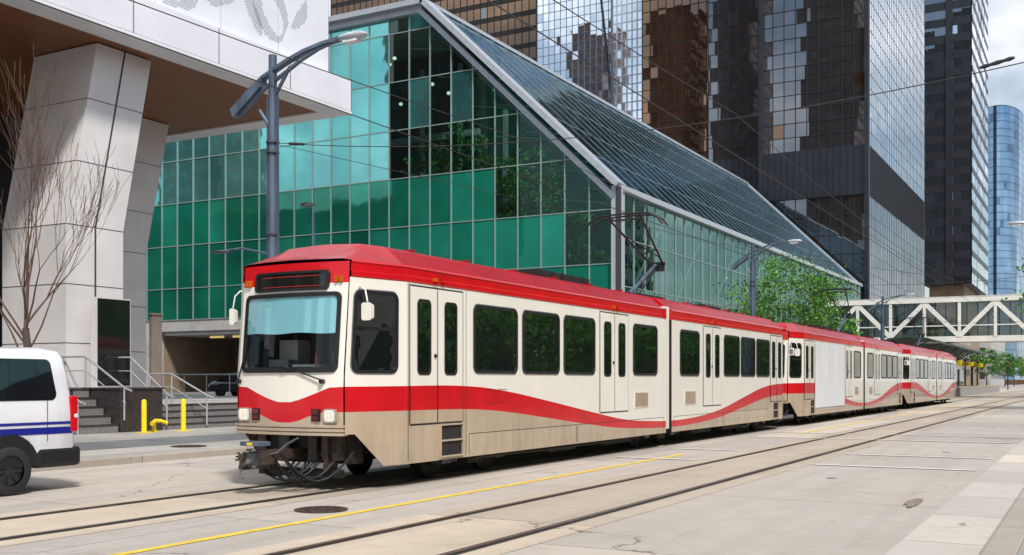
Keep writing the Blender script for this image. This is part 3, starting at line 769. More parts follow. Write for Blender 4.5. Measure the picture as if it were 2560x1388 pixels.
for s_ in ([(25.0,16.4),(25.6,15.2),(26.6,14.6),(27.4,15.0),(27.5,16.2),(27.0,17.0)],[(28.3,17.2),(28.5,15.8),(29.0,14.6),(29.8,14.2),(30.2,14.9),(29.8,15.7),(29.0,15.8),(28.2,15.3)],[(26.2,17.6),(27.4,16.2),(28.4,14.9),(28.9,14.1)],
           [(30.6,17.4),(31.3,16.6),(31.2,15.6),(30.6,14.9)],[(22.4,15.4),(23.4,14.4),(24.2,14.7),(24.6,15.9)],[(24.0,14.2),(25.0,14.0),(25.8,14.5)]):
    stroke(s_,.25)
emit(mb,'printed_swirl_pattern',uw,norm=False)
def column(x0,x1,yt0,yt1,yk0,yk1,zk,zb,split):
    mb=MB()
    mb.hexa([(x1,yk0,zk),(x0,yk0,zk),(x0,yk1,zk),(x1,yk1,zk),(x1,yt0,12.2),(x0,yt0,12.2),(x0,yt1,12.2),(x1,yt1,12.2)],'wcol')
    mb.box(x1,x0,yk0,yk1,zb,zk,'wcol'); c=emit(mb,'column',t)
    s=MB()
    def fyy(z,a):
        if z<zk: return yk0+(yk1-yk0)*a
        u=(z-zk)/(12.2-zk); return (yk0+(yt0-yk0)*u)+((yk1-yk0)+((yt1-yt0)-(yk1-yk0))*u)*a
    for z0,z1 in ((zb,zk),(zk,12.2)):
        a=split
        s.poly([(x0+.005,fyy(z0,a)-.035,z0),(x0+.005,fyy(z0,a)+.035,z0),(x0+.005,fyy(z1-.001,a)+.035,z1),(x0+.005,fyy(z1-.001,a)-.035,z1)],'seam')
    for z in (2.8,4.6,zk,8.4,10.4):
        s.poly([(x0+.006,fyy(z,0),z-.012),(x0+.006,fyy(z,1),z-.012),(x0+.006,fyy(z,1),z+.012),(x0+.006,fyy(z,0),z+.012)],'seam')
        y=fyy(z,0)-.006
        s.poly([(x0,y,z-.012),(x1,y,z-.012),(x1,y,z+.012),(x0,y,z+.012)],'seam')
    emit(s,'cladding_joints',c,norm=False)
column(-27.3,-30.3,22.6,24.75,21.45,23.6,6.42,1.45,.5)
column(-33.5,-36.0,28.9,31.3,27.6,30.1,6.75,.85,.35)
mb=MB(); mb.box(-48,-38,-12,33,.9,12.2,'dark'); rw=emit(mb,'recessed_wall',t)
mb=MB(); mb.box(-38,-37.6,-12,26.5,7.2,9.1,'wpanel'); emit(mb,'spandrel_band',rw)
mb=MB(); mb.box(-38,-37.5,-12,27.5,1.45,2.2,'conc'); emit(mb,'wall_base',rw)
mb=MB(); mb.box(-38,-37.9,-12,26.5,9.35,9.4,'wcol')
for i in range(90): mb.box(-38,-37.6,24.5-i*.36,24.5-i*.36+.16,9.4,12.0,'wcol')
emit(mb,'louvre_fins',rw)
M['shop']=mirror('shop_glass',(.06,.09,.10),.04,.01,metal=.5)
mb=MB(); mb.poly([(-37.9,-12,2.2),(-37.9,27,2.2),(-37.9,27,7.2),(-37.9,-12,7.2)],'shop'); gz=emit(mb,'glazing',rw)
mb=MB()
for i in range(18): mb.box(-37.9,-37.8,26.5-i*2.1,26.5-i*2.1+.1,2.2,7.2,'black')
for z in (4.2,5.8): mb.box(-37.9,-37.82,-12,27,z,z+.08,'black')
emit(mb,'glazing_bars',gz)
mb=MB(); mb.box(-37.9,-37.7,15,25,2.3,3.3,'em1'); emit(mb,'teal_glass_panel',rw)

# plaza, steps, plinths
mb=MB(); mb.box(-60,-26.3,-12,23.75,0,1.45,'step'); struct(emit(mb,'plaza'))
mb=MB(); mb.box(-60,-26.3,23.75,38,0,.90,'walk'); struct(emit(mb,'plaza'))
mb=MB(); mb.box(-90,-26.5,38,60.5,-.03,.70,'ground'); struct(emit(mb,'driveway'))
def plinth(y0,y1,z1,label):
    mb=MB(); mb.box(-26.3,-24.7,y0,y1,.1,z1-.06,'gran'); mb.box(-26.32,-24.66,y0-.03,y1+.03,z1-.06,z1,'gran'); return meta(emit(mb,'granite_plinth',bevel=.01),label,'plinth')
plinth(21.27,22.83,1.45,'speckled dark granite plinth between two flights of steps')
plinth(5,19.65,1.45,'long dark granite retaining plinth beside the steps')
def stairs(y0,y1,n,ztop,label):
    t=thing('steps',label,'steps',(-25,(y0+y1)/2,.15)); h=(ztop-.15)/n
    for i in range(n):
        mb=MB(); x=-24.75-i*.31
        mb.box(x-.33,x,y0,y1,.10,.15+(i+1)*h,'step')
        mb.box(x-.06,x+.015,y0+.002,y1-.002,.15+(i+1)*h-.05,.15+(i+1)*h+.004,'gran')
        emit(mb,'step',t)
stairs(19.7,21.22,5,1.42,'short flight of grey granite steps beside the plinth')
stairs(22.9,36,4,.90,'wide flight of grey granite steps to the plaza')
def railing(y,xb,xt,zb,zt,label):
    t=thing('handrail',label,'handrail',(xb,y,zb),'steel handrails on the entrance steps')
    mb=MB(); mb.tube([(xb+.35,y,zb+.86),(xb+.1,y,zb+.92),(xt,y,zt+.92),(xt-1.1,y,zt+.92)],.032,'railm',8); emit(mb,'rail_tube',t)
    mb=MB(); mb.tube([(xb+.1,y,zb+.5),(xt,y,zt+.5),(xt-1.1,y,zt+.5)],.02,'railm',6); emit(mb,'rail_tube',t)
    for x,z in ((xb+.05,zb),(xt,zt),(xt-1.0,zt)):
        mb=MB(); mb.cyl((x,y,z),(x,y,z+.92),.028,'railm',8); emit(mb,'post',t)
railing(19.75,-24.7,-26.3,.15,1.45,'brushed steel handrail beside the granite steps')
railing(21.35,-24.7,-26.3,.5,1.45,'brushed steel handrail on the granite plinth')
railing(22.95,-24.7,-26.2,.3,1.45,'brushed steel handrail between plinth and steps')
railing(24.6,-24.7,-26.2,.25,.95,'brushed steel handrail on the wide steps')
t=thing('guard_rail','steel guard rail along the plaza edge above the driveway','handrail',(-30,37.5,.9))
mb=MB(); mb.tube([(-27,37.6,1.95),(-44,37.6,1.95)],.03,'railm',8); emit(mb,'rail_tube',t)
for k in range(12):
    mb=MB(); mb.cyl((-27.2-k*1.5,37.6,.9),(-27.2-k*1.5,37.6,1.95),.022,'railm',6); emit(mb,'post',t)
t=thing('information_totem','tall dark glass information totem in front of the white column','sign',(-26.8,22.8,1.45))
mb=MB(); mb.box(-27.0,-26.75,22.1,23.42,1.45,4.22,'wcol'); emit(mb,'totem_case',t)
mb=MB(); mb.box(-26.75,-26.73,22.15,23.38,1.5,4.18,'signblk'); emit(mb,'totem_panel',t)
mb=MB(); mb.box(-31.0,-30.85,28.0,28.5,.9,4.1,'pillar'); mb.box(-31.04,-30.81,27.96,28.54,4.1,4.18,'pillar'); meta(emit(mb,'stone_pillar',bevel=.02),'slim taupe stone pillar standing beside the slanted column','pillar')
def bollard(x,y):
    mb=MB(); mb.tube([(x,y,.15),(x,y,1.06),(x,y,1.10),(x,y,1.12)],[.075,.075,.05,.01],'yellow',16); mb.box(x-.17,x+.17,y-.17,y+.17,.15,.175,'yellow')
    return meta(emit(mb,'bollard'),'yellow steel bollard standing on the pavement','bollard','pair of yellow bollards')
bollard(-23.95,21.45); bollard(-23.85,22.85)
t=thing('standpipe','yellow fire department connection with two outlets near the bollards','hydrant',(-24.2,22.05,.15))
mb=MB(); mb.tube([(-24.2,22.05,.15),(-24.2,22.05,.40),(-24.15,22.05,.48),(-24.05,22.05,.48)],.06,'yellow',14); mb.cyl((-24.2,22.05,.15),(-24.2,22.05,.18),.13,'yellow',16); emit(mb,'pipe',t)
for s in (-1,1):
    mb=MB(); mb.tube([(-24.1,22.05,.47),(-24.05,22.05+s*.12,.47),(-24.0,22.05+s*.24,.42)],[.055,.055,.05],'yellow',12); mb.cyl((-24.0,22.05+s*.24,.42),(-23.97,22.05+s*.29,.40),.065,'yellow',12); emit(mb,'outlet',t)

# ---------------------------------------------------------------- lamps
def lamp(x,y,s,label):
    t=thing('street_lamp',label,'street lamp',(x,y,0.1),'tall curved-arm street lamps')
    mb=MB(); mb.tube([(x,y,.1),(x,y,3),(x,y,9.6)],[.14,.13,.10],'galv',12); mb.cyl((x,y,.1),(x,y,.5),.22,'galv',14)
    for dx in (-.16,.16): mb.beam((x+dx,y,.5),(x+dx*.8,y,8.6),.04,.10,'galv')
    for zz in (7.45,7.2,5.2): mb.cyl((x,y,zz),(x,y,zz+.05),.165,'dsteel',12)
    emit(mb,'pole',t)
    mb=MB(); A=[(-1.2,8.42),(-.8,8.76),(-.3,9.08),(.4,9.36),(1.0,9.54),(1.6,9.64),(2.15,9.68)]
    B=[(-1.1,8.24),(-.7,8.55),(-.2,8.85),(.4,9.12),(.9,9.36),(1.4,9.54),(1.8,9.63)]
    for P,w,h in ((A,.18,.08),(B,.10,.06)):
        for a,b in zip(P,P[1:]): mb.beam((x+s*a[0],y,a[1]),(x+s*b[0],y,b[1]),w,h,'galv',up=(0,0,1))
    mb.hexa([(x-s*1.2,y-.13,8.2),(x-s*.3,y-.13,8.85),(x-s*.3,y+.13,8.85),(x-s*1.2,y+.13,8.2),(x-s*1.28,y-.13,8.42),(x-s*.3,y-.13,9.08),(x-s*.3,y+.13,9.08),(x-s*1.28,y+.13,8.42)],'galv')
    mb.tube([(x,y,7.75),(x-s*.42,y,8.3)],.045,'galv',8); mb.tube([(x,y,8.5),(x+s*.55,y,9.25)],.045,'galv',8)
    emit(mb,'arm',t)
    mb=MB(); r=[]
    for k,(dx,ww,hh) in enumerate(((2.0,.06,.04),(2.15,.13,.08),(2.4,.17,.11),(2.7,.15,.09),(2.86,.05,.03))):
        r.append([(x+s*dx,y+ww*math.cos(q*math.pi/5),9.68+hh*math.sin(q*math.pi/5)) for q in range(10)])
    mb.loft(r,'trim',True); h=emit(mb,'lamp_head',t)
    mb=MB(); mb.box(x+s*2.42-.2,x+s*2.42+.2,y-.11,y+.11,9.54,9.59,'wpanel'); emit(mb,'lamp_lens',h)
    return t
lamp(-17.6,19.75,1,'galvanised street lamp with curved arm over the leading rail car')
lamp(-17.6,61.0,1,'galvanised street lamp with curved arm beside a leafy tree')
lamp(-17.6,104.0,1,'galvanised street lamp with curved arm beside the station')
lamp(-1.1,59.5,-1,'galvanised street lamp with curved arm on the near pavement')
t=thing('pavement_lamp','small flat lamp head on a bracket over the pavement','street lamp',(-17.8,19.75,4.8))
mb=MB(); mb.tube([(-17.7,19.75,4.75),(-18.6,19.75,4.95),(-19.2,19.75,4.92)],.025,'galv',8); emit(mb,'bracket',t)
mb=MB(); mb.loft([[(-19.0-dx,19.75+w_*math.cos(q*math.pi/4),4.9+h_*math.sin(q*math.pi/4)) for q in range(8)] for dx,w_,h_ in ((0,.04,.03),(.2,.11,.05),(.5,.10,.04),(.65,.03,.02))],'dsteel',True); emit(mb,'lamp_head',t)
t=thing('post_light','slim dark post light in front of the green glass','street lamp',(-24.5,29.6,.15))
mb=MB(); mb.cyl((-24.5,29.6,.15),(-24.5,29.6,7.9),.06,'galv',10,.045); emit(mb,'pole',t)
mb=MB(); mb.tube([(-24.5,29.6,7.85),(-24.5,29.6,7.95),(-24.8,29.6,8.0)],.03,'rim',8); mb.tube([(-24.75,29.6,7.92),(-24.75,29.6,8.0),(-24.75,29.6,8.05)],[.28,.24,.05],'rim',14); emit(mb,'lamp_head',t)

# ---------------------------------------------------------------- wires
def wire(pts,r,label,group='overhead wires of the tramway'):
    mb=MB(); mb.tube(pts,r,'wire',5,False); P=pts[0]
    return meta(emit(mb,'overhead_wire',norm=False,loc=(P[0],P[1],P[2])),label,'wire',group)
for c in (CT,CT2):
    wire([(c,-20,6.0),(c,60,6.0),(c,200,6.0),(c,400,6)],.009,'black contact wire running above the track')
    pts=[]
    for k in range(0,6):
        for q in range(10):
            u=q/10; y=-21.5+k*41.2+41.2*u; pts.append((c+.05,y,6.75-.55*4*u*(1-u)*.8))
    wire(pts,.008,'black messenger wire sagging above the track')
def span(y,x0,z0,x1,z1,sag):
    n=16; return [(x0+(x1-x0)*k/n,y,z0+(z1-z0)*k/n-sag*4*(k/n)*(1-k/n)) for k in range(n+1)]
wire(span(19.75,-17.5,7.45,1.5,7.35,.75),.010,'black span wire crossing the street from the lamp post')
wire(span(61,-17.5,7.6,1.5,7.6,.7),.012,'black span wire crossing the street beyond the train')
wire(span(104,-17.5,7.6,1.5,7.6,.7),.015,'black span wire crossing the street near the bridge')
wire([(-17.6,19.75,7.45),(CT,38,6.3),(CT2,55,6.6)],.008,'thin pull-off wire from the lamp post')
def insul(p0,p1):
    mb=MB(); mb.tube([p0,p0.lerp(p1,.15),p0.lerp(p1,.3),p0.lerp(p1,.5),p0.lerp(p1,.7),p0.lerp(p1,.85),p1],[.02,.04,.028,.04,.028,.04,.02],'wire',10); meta(emit(mb,'wire_insulator'),'dark ribbed insulator on the span wire','insulator','insulators on the span wires')
insul(Vector((-1.75,19.75,7.02)),Vector((-1.2,19.75,7.12))); insul(Vector((-17.1,19.75,7.39)),Vector((-16.6,19.75,7.32)))

# ---------------------------------------------------------------- atrium
GY=60.9; EX=-26.0; EZ=13.7; PX=-40.3; PZ=27.6; END=137.5
t=thing('glass_atrium','emerald glass building with a steep sloping glass roof','building',(-45,GY+35,0))
def clip(poly,a,b,c):
    out=[]
    for i in range(len(poly)):
        p=poly[i];q=poly[(i+1)%len(poly)]; dp=a*p[0]+b*p[1]+c; dq=a*q[0]+b*q[1]+c
        if dp>=0: out.append(p)
        if dp*dq<0:
            u=dp/(dp-dq); out.append((p[0]+(q[0]-p[0])*u,p[1]+(q[1]-p[1])*u))
    return out
sl=(PZ-EZ)/(EX-PX)
random.seed(21)
cw=1.72; rows=[6.5,9.0,12.4,15.8,19.2,22.6,26.0,27.4]
panes=[]
for i in range(29):
    x1=-26.35-cw*i; x0=x1-cw
    for r_ in range(len(rows)-1):
        z0,z1=rows[r_],rows[r_+1]
        P=[(x0,z0),(x1,z0),(x1,z1),(x0,z1)]
        P=clip(P,-sl,-1,EZ+sl*EX-.75)
        if len(P)<3: continue
        xc=(x0+x1)/2; zc=(z0+z1)/2
        if zc>15.8:
            if xc>-43.8: m=random.choice(['tr0','tr1','tr0','tr0','tr1','sk1' if zc>19 else 'tr0'])
            else: m=random.choice(['sk0','sk1'])  # upper left panes coloured to stand for reflected sky
        elif zc>12.4 and xc>-34.9: m=random.choice(['tr0','tr0','tr1'])
        elif zc>9 and xc>-30: m=random.choice(['tr0','tr1'])
        elif xc>-44: m=random.choice(['em2','em2','em0'])
        else: m=random.choice(['em0','em0','em1','em2']) if zc>9 else random.choice(['em1','em1','em0'])
        j=[U(-.006,.006) for _ in range(3)]
        panes.append((abs(xc),[(x,GY+j[0]+j[1]*(x-xc)+j[2]*(z-zc)*.6,z) for x,z in P],m))
panes.sort(key=lambda p:p[0])
gw=MB(); mb=MB(); mb.box(-76,-26.4,GY+.02,GY+.25,5.6,6.5,'conc'); fw=emit(mb,'gable_wall',t)
for k,(a,pts,m) in enumerate(panes):
    if k<99:
        mb=MB(); mb.poly(pts,m); emit(mb,'window_pane',fw,norm=False)
    else: gw.poly(pts,m)
o=emit(gw,'window_panes',fw,norm=False); o['kind']='stuff'
mu=MB()
for i in range(30):
    x=-26.35-cw*i; top=min(27.4,EZ+sl*(EX-x)-.8)
    if top>6.5: mu.box(x-.03,x+.03,GY-.08,GY+.06,6.5,top,'mull')
for z in rows:
    xr=-26.4 if z<=EZ-.8 else EX-(z+.8-EZ)/sl
    mu.box(-76,xr,GY-.05,GY+.05,z-.03,z+.03,'mull')
emit(mu,'mullions',fw)
mb=MB()
def slab(x0,z0,x1,z1,th,y0,y1,m):
    d=Vector((x1-x0,0,z1-z0)).normalized(); n=Vector((-d.z,0,d.x))
    if n.z>0: n=-n
    a=Vector((x0,0,z0));b=Vector((x1,0,z1)); c=b+n*th; e=a+n*th
    mb.hexa([(a.x,y0,a.z),(b.x,y0,b.z),(c.x,y0,c.z),(e.x,y0,e.z),(a.x,y1,a.z),(b.x,y1,b.z),(c.x,y1,c.z),(e.x,y1,e.z)],m)
slab(PX,PZ+.25,EX+.25,EZ+.2,.35,GY-.75,GY+.5,'trim'); slab(PX-.3,PZ-.35,EX-.15,EZ-.45,.35,GY-.4,GY+.3,'trim')
mb.box(-76,PX,GY-.75,GY+.4,PZ-.1,PZ+.28,'trim'); mb.box(-76,PX-.3,GY-.35,GY+.3,PZ-.55,PZ-.1,'trim')
emit(mb,'gable_trim',t)
mb=MB(); mb.box(EX-.45,EX+.2,GY-.3,GY+.35,.15,EZ+.1,'trim'); mb.box(EX-.12,EX+.24,GY-.34,GY-.3,.15,EZ,'seam'); emit(mb,'corner_pillar',t)
mb=MB(); mb.box(-76,PX,GY+.4,END,PZ-.2,PZ+.1,'conc'); emit(mb,'flat_roof',t)
nrm=Vector((PZ-EZ,0,abs(EX-PX))).normalized()
mb=MB(); ny=36; dy=(END-GY)/ny
for i in range(ny):
    for k in range(5):
        a=k/5;b=(k+1)/5; y0=GY+i*dy; y1=y0+dy; j=U(-.010,.010)
        pa=(EX+(PX-EX)*a,EZ+(PZ-EZ)*a); pb=(EX+(PX-EX)*b,EZ+(PZ-EZ)*b)
        mb.poly([(pa[0]+j,y0,pa[1]),(pa[0]-j,y1,pa[1]),(pb[0]-j,y1,pb[1]),(pb[0]+j,y0,pb[1])],'roofg')
sr=emit(mb,'sloping_glass_roof',t,norm=False)
mb=MB()
for i in range(ny+1):
    y=GY+i*dy; o_=nrm*.03; mb.beam((EX+o_.x,y,EZ+o_.z),(PX+o_.x,y,PZ+o_.z),.045,.03,'rib',up=(nrm.x,0,nrm.z))
for k in range(1,5):
    a=k/5; mb.beam((EX+(PX-EX)*a,GY,EZ+(PZ-EZ)*a),(EX+(PX-EX)*a,END,EZ+(PZ-EZ)*a),.03,.03,'rib')
emit(mb,'roof_ribs',sr)
mb=MB(); mb.box(EX-.1,EX+.35,GY,END,EZ-.25,EZ+.1,'trim'); mb.box(PX-.2,PX+.1,GY,END,PZ,PZ+.25,'trim'); mb.beam((EX,END,EZ),(PX,END,PZ),.3,.3,'trim'); emit(mb,'eaves_gutter',t)
mb=MB()
for i in range(0,ny+1,4):
    y=GY+.6+i*dy; mb.beam((EX-.6,y,EZ-.9),(PX-.4,y,PZ-1.2),.12,.2,'midgrey'); mb.beam((EX-.6,y,.9),(EX-.6,y,EZ-.8),.2,.2,'wpanel')
    for k in range(6):
        a=k/6;b=(k+1)/6
        mb.beam((EX-.6+(PX-EX)*a,y,EZ-.9+(PZ-EZ)*a),(EX-2.0+(PX-EX)*b,y,EZ-2.6+(PZ-EZ)*b),.07,.07,'midgrey')
    if i<ny:
        mb.beam((EX-.6,y,5),(EX-.6,y+4*dy,EZ-1),.08,.08,'wpanel'); mb.beam((EX-.6,y,EZ-1),(EX-.6,y+4*dy,5),.08,.08,'wpanel')
emit(mb,'steel_frame',t)
mb=MB(); mu=MB(); ns=40; ds=(END-GY)/ns
sz=[1.2,4.5,7.6,10.6,13.45]
for i in range(ns):
    y0=GY+.35+i*ds; y1=y0+ds
    for a,b in zip(sz,sz[1:]):
        j=U(-.01,.01); mb.poly([(EX+j,y0,a),(EX-j,y1,a),(EX-j,y1,b),(EX+j,y0,b)],'sideg')
    mu.box(EX-.02,EX+.07,y0-.03,y0+.03,1.2,13.45,'mull')
for z in sz: mu.box(EX-.01,EX+.06,GY+.35,END,z-.03,z+.03,'mull')
sw=emit(mb,'side_glass_wall',t,norm=False); emit(mu,'mullions',sw)
mb=MB(); mb.box(-76,-41.5,GY+9,END-.4,.7,PZ-.3,'em3'); mb.box(-41.5,-33,GY+26,END-.4,.7,17,'em3'); mb.box(-33,EX-3,GY+26,END-.4,.7,9,'midgrey')
mb.box(-60,-32,GY+3,GY+9,8.8,9.1,'conc')
for z in (12.5,16.5,20.5): mb.box(-50,-41.4,GY+8.6,GY+9,z,z+.5,'conc')
for x in (-43,-46.5,-39): mb.box(x,x+.3,GY+8.2,GY+8.5,.7,PZ-1.5 if x<-42 else 22,'conc')
emit(mb,'interior_walls',t)
mb=MB(); mb.box(-76,-26.4,GY+.3,GY+1.2,5.5,6.4,'conc'); mb.box(-76,-66.3,GY,GY+.5,.7,5.6,'conc'); mb.box(-57.5,-26.5,GY,GY+.5,.7,5.6,'conc')
mb.box(-66.4,-57.4,GY+.6,GY+8.9,5.3,5.5,'wpanel'); mb.box(-66.6,-66.3,GY+.5,GY+8.9,.7,5.5,'tanwall'); mb.box(-66.4,-57.4,GY+8.7,GY+8.9,.7,5.5,'tanwall'); emit(mb,'base_wall',t)
for x in (-63,-60.5):
    mb=MB(); mb.box(x-.7,x+.7,GY+3,GY+3.2,5.15,5.3,'litwin'); emit(mb,'garage_light',t)
random.seed(8)
for k in range(6):
    x=U(-47,-38); z=U(22,25.4); y=GY+U(2,7)
    if z>EZ+sl*(EX-x)-2: z-=3
    mb=MB(); mb.tube([(x,y,z-.12),(x,y,z-.06),(x,y,z+.06),(x,y,z+.12)],[.05,.14,.14,.04],'globe',10); mb.tube([(x,y,z+.1),(x,y,z+1.4)],.012,'wire',4)
    o=emit(mb,'pendant_lamp'); meta(o,'small round lit pendant lamp hanging inside the atrium','pendant lamp','pendant lamps inside the atrium')

# ---------------------------------------------------------------- trees
def leaves(mb,cx,cy,cz,rx,ry,rz,clumps,per,size,spread,mats=('leaf0','leaf1','leaf2','leaf3')):
    for c in range(clumps):
        while True:
            a,b,d=U(-1,1),U(-1,1),U(-1,1); q=a*a+b*b+d*d
            if .12<q<1: break
        x,y,z=cx+a*rx,cy+b*ry,cz+d*rz; sp=spread*U(.6,1.3)
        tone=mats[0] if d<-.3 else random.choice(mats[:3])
        for l in range(per):
            px,py,pz=x+random.gauss(0,sp),y+random.gauss(0,sp),z+random.gauss(0,sp*.6)
            s=size*U(.6,1.3); n=Vector((U(-1,1),U(-1,1),U(-.2,1))).normalized(); u=n.orthogonal().normalized(); u.rotate(Matrix.Rotation(U(0,6.28),3,n)); v=n.cross(u)
            P=Vector((px,py,pz)); mm=tone if R()<.6 else random.choice(mats)
            mb.poly([P-u*s*.5,P+v*s*.3,P+u*s*.5,P-v*s*.3],mm)
def branch(mb,p,d,l,r,depth,m,up=.25,spread=.6,tips=None,n=5,minr=.004,wig=.16):
    pts=[p];rr=[r]; q=p.copy(); dd=d.copy(); k=4
    for i in range(k):
        dd=(dd+Vector((U(-1,1),U(-1,1),U(-.4,1)*up))*wig).normalized(); q=q+dd*l/k; pts.append(q.copy()); rr.append(max(minr,r*(1-.5*(i+1)/k)))
    mb.tube(pts,rr,m,n if depth>2 else 4,False)
    if depth==0:
        if tips is not None: tips.append(q)
        return
    nb=random.choice((2,3,3)) if depth>1 else 2
    for i in range(nb):
        ax=dd.orthogonal().normalized(); ax.rotate(Matrix.Rotation(U(0,6.28),3,dd))
        nd=(dd+ax*U(.4,1)*spread+Vector((0,0,up*.6))).normalized()
        si=4 if i==0 else random.choice((2,3,4))
        branch(mb,pts[si].copy(),nd,l*U(.62,.88),max(minr,rr[si]*.72),depth-1,m,up,spread,tips,n,minr,wig)
def leafy(x,y,z,h,r,label,seed,clumps=110,per=70,size=.22,nm='street_tree',group=None,cz=.66,ch=.32):
    random.seed(seed); t=thing(nm,label,'tree',(x,y,z),group)
    mb=MB(); tips=[]; th=h*.32
    mb.tube([(x,y,z),(x+.05,y,z+th*.5),(x,y+.05,z+th)],[.17*h/9,.13*h/9,.11*h/9],'bark',10,False)
    for i in range(6):
        a=i*1.05+U(-.2,.2); branch(mb,Vector((x,y,z+th*U(.85,1))),Vector((math.cos(a)*.7,math.sin(a)*.7,1)).normalized(),h*.26,.075*h/9,2,'bark',.3,.6,tips)
    emit(mb,'trunk',t,norm=False)
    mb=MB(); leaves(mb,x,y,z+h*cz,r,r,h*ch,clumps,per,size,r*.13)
    for q in tips:
        if R()<.6: leaves(mb,q.x,q.y,q.z,.3,.3,.3,1,per//2,size,r*.09)
    emit(mb,'crown',t,norm=False); return t
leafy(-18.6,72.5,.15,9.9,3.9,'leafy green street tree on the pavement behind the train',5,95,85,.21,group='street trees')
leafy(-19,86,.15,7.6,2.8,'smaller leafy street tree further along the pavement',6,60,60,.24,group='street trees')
leafy(.4,67,.14,10,4.0,'leafy street tree reaching over the near kerb',9,110,70,.22,group='street trees')
far=leafy(-19.5,235,.15,8,3.2,'distant leafy street tree by the station',12,50,40,.35,group='street trees')
for q,(x,y) in enumerate(((-18.5,270),(-19,310),(-18,350),(-3,330),(-18.5,420),(-2.5,420),(-18,520),(-2,520))): copy_thing(far,(x,y,.15),rotz=q*1.3)
nt_=leafy(5.5,30,.14,8.0,3.6,'leafy street tree on the near pavement',30,95,50,.34,group='street trees',cz=.55,ch=.34)
for q,(x,y) in enumerate(((6.2,39),(5.6,49),(6.5,58),(5.4,70),(6.3,82),(5.8,94))): copy_thing(nt_,(x,y,.14),rotz=q*1.7)
random.seed(17)
t=thing('bare_tree','leafless young street tree with fine twigs behind the van','tree',(-19.6,14.45,.15))
mb=MB(); b0=Vector((-19.6,14.45,.15)); mb.tube([b0,b0+Vector((.03,.05,1.6)),b0+Vector((-.05,.0,2.6))],[.10,.085,.07],'bark',10,False)
emit(mb,'trunk',t,norm=False); mb=MB()
branch(mb,b0+Vector((-.05,0,2.6)),Vector((0,-.05,1)),1.75,.048,5,'twig',.45,.42,wig=.14,minr=.0035)
for i in range(8):
    a=i*.8+U(-.3,.3); branch(mb,b0+Vector((-.05,0,U(1.9,3.2))),Vector((math.cos(a)*.7,math.sin(a)*.7,.95)).normalized(),1.45,.026,4,'twig',.45,.42,wig=.14,minr=.0035)
emit(mb,'bare_branches',t,norm=False)
random.seed(3)
for q,(x,y,h,r) in enumerate(((-39.8,64.5,21,2.4),(-36.5,64,17.5,2.3),(-33.5,63.8,15,2.1),(-31,64,13,1.9),(-28.6,64,10,1.6),(-42.8,65,19,1.8),(-36,68,19,2.3))):
    t=thing('indoor_tree','dense green tree growing inside the glass atrium','tree',(x,y,.7),'trees inside the atrium')
    mb=MB(); mb.tube([(x,y,.7),(x+.3,y,h*.5),(x,y,h*.8)],[.25,.2,.12],'bark',8,False); emit(mb,'trunk',t,norm=False)
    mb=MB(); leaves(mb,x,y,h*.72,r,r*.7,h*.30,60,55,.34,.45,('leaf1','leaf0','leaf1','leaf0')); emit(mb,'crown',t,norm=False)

# ---------------------------------------------------------------- towers
def facade(gm,mm,axis,c,a0,a1,z0,z1,pw,ph,mats,mw=.08,sp=0,spm=None,proud=.12,hm=True,mul='black',jit=.004,vm=True,odd=.03):
    na=max(1,round((a1-a0)/pw)); nz=max(1,round((z1-z0)/ph)); da=(a1-a0)/na; dz=(z1-z0)/nz
    def P(a,z,o): return (a,c-o,z) if axis=='y' else (c+o,a,z)
    for i in range(na):
        for k in range(nz):
            A=a0+i*da;B=A+da;Z=z0+k*dz;W=Z+dz; j1,j2=U(-jit,jit),U(-jit,jit)
            m=mats[0] if R()>odd else random.choice(mats[1:])
            zz=W-sp if sp else W
            gm.poly([P(A,Z,j1+j2),P(B,Z,-j1+j2),P(B,zz,-j1-j2),P(A,zz,j1-j2)],m)
            if sp: gm.poly([P(A,zz,.05),P(B,zz,.05),P(B,W,.05),P(A,W,.05)],spm)
    if vm:
        for i in range(na+1):
            a=a0+i*da
            if axis=='y': mm.box(a-mw/2,a+mw/2,c-proud,c+.02,z0,z1,mul)
            else: mm.box(c-.02,c+proud,a-mw/2,a+mw/2,z0,z1,mul)
    if hm:
        for k in range(nz+1):
            z=z0+k*dz
            if axis=='y': mm.box(a0,a1,c-proud*.7,c+.01,z-mw/2,z+mw/2,mul)
            else: mm.box(c-.01,c+proud*.7,a0,a1,z-mw/2,z+mw/2,mul)
M['tb']=mirror('bronze_glass',(.30,.185,.12),.012,.008,.07,metal=.93,var=.1)
M['tb2']=mirror('dark_bronze_glass',(.22,.145,.10),.012,.008,.07,metal=.93,var=.1)
M['tk']=mirror('black_glass',(.20,.215,.235),.012,.008,.07,metal=.93,var=.1)
M['tk2']=mirror('blue_black_glass',(.26,.29,.33),.012,.008,.07,metal=.93,var=.1)
M['tm']=mirror('silver_mirror_glass',(.80,.88,.96),.012,.012,.06,metal=.98,var=.03)
M['tm2']=mirror('silver_mirror_glass_deep',(.72,.80,.88),.012,.012,.06,metal=.98,var=.03)
M['tbl']=mirror('blue_glass',(.24,.38,.54),.03,.02,.1,metal=.9,var=.15)
M['tbl2']=mirror('deep_blue_glass',(.12,.20,.30),.03,.02,.1,metal=.85)
M['kmet']=mat('black_metal_cladding',(.030,.033,.042),.4,.4,var=.3,scale=.3)
M['mulg']=mat('grey_mullion',(.17,.19,.22),.4,.5)
M['mulb']=mat('bronze_mullion',(.030,.026,.024),.45,.4)
M['dwin']=mat('dark_window_glass',(.05,.055,.06),.1)
M['gwin']=mat('grey_window_glass',(.10,.12,.14),.1)
def core(mb,x0,x1,y0,y1,z0,z1,m='kmet'): mb.box(x0,x1,y0,y1,z0,z1,m)
random.seed(40)
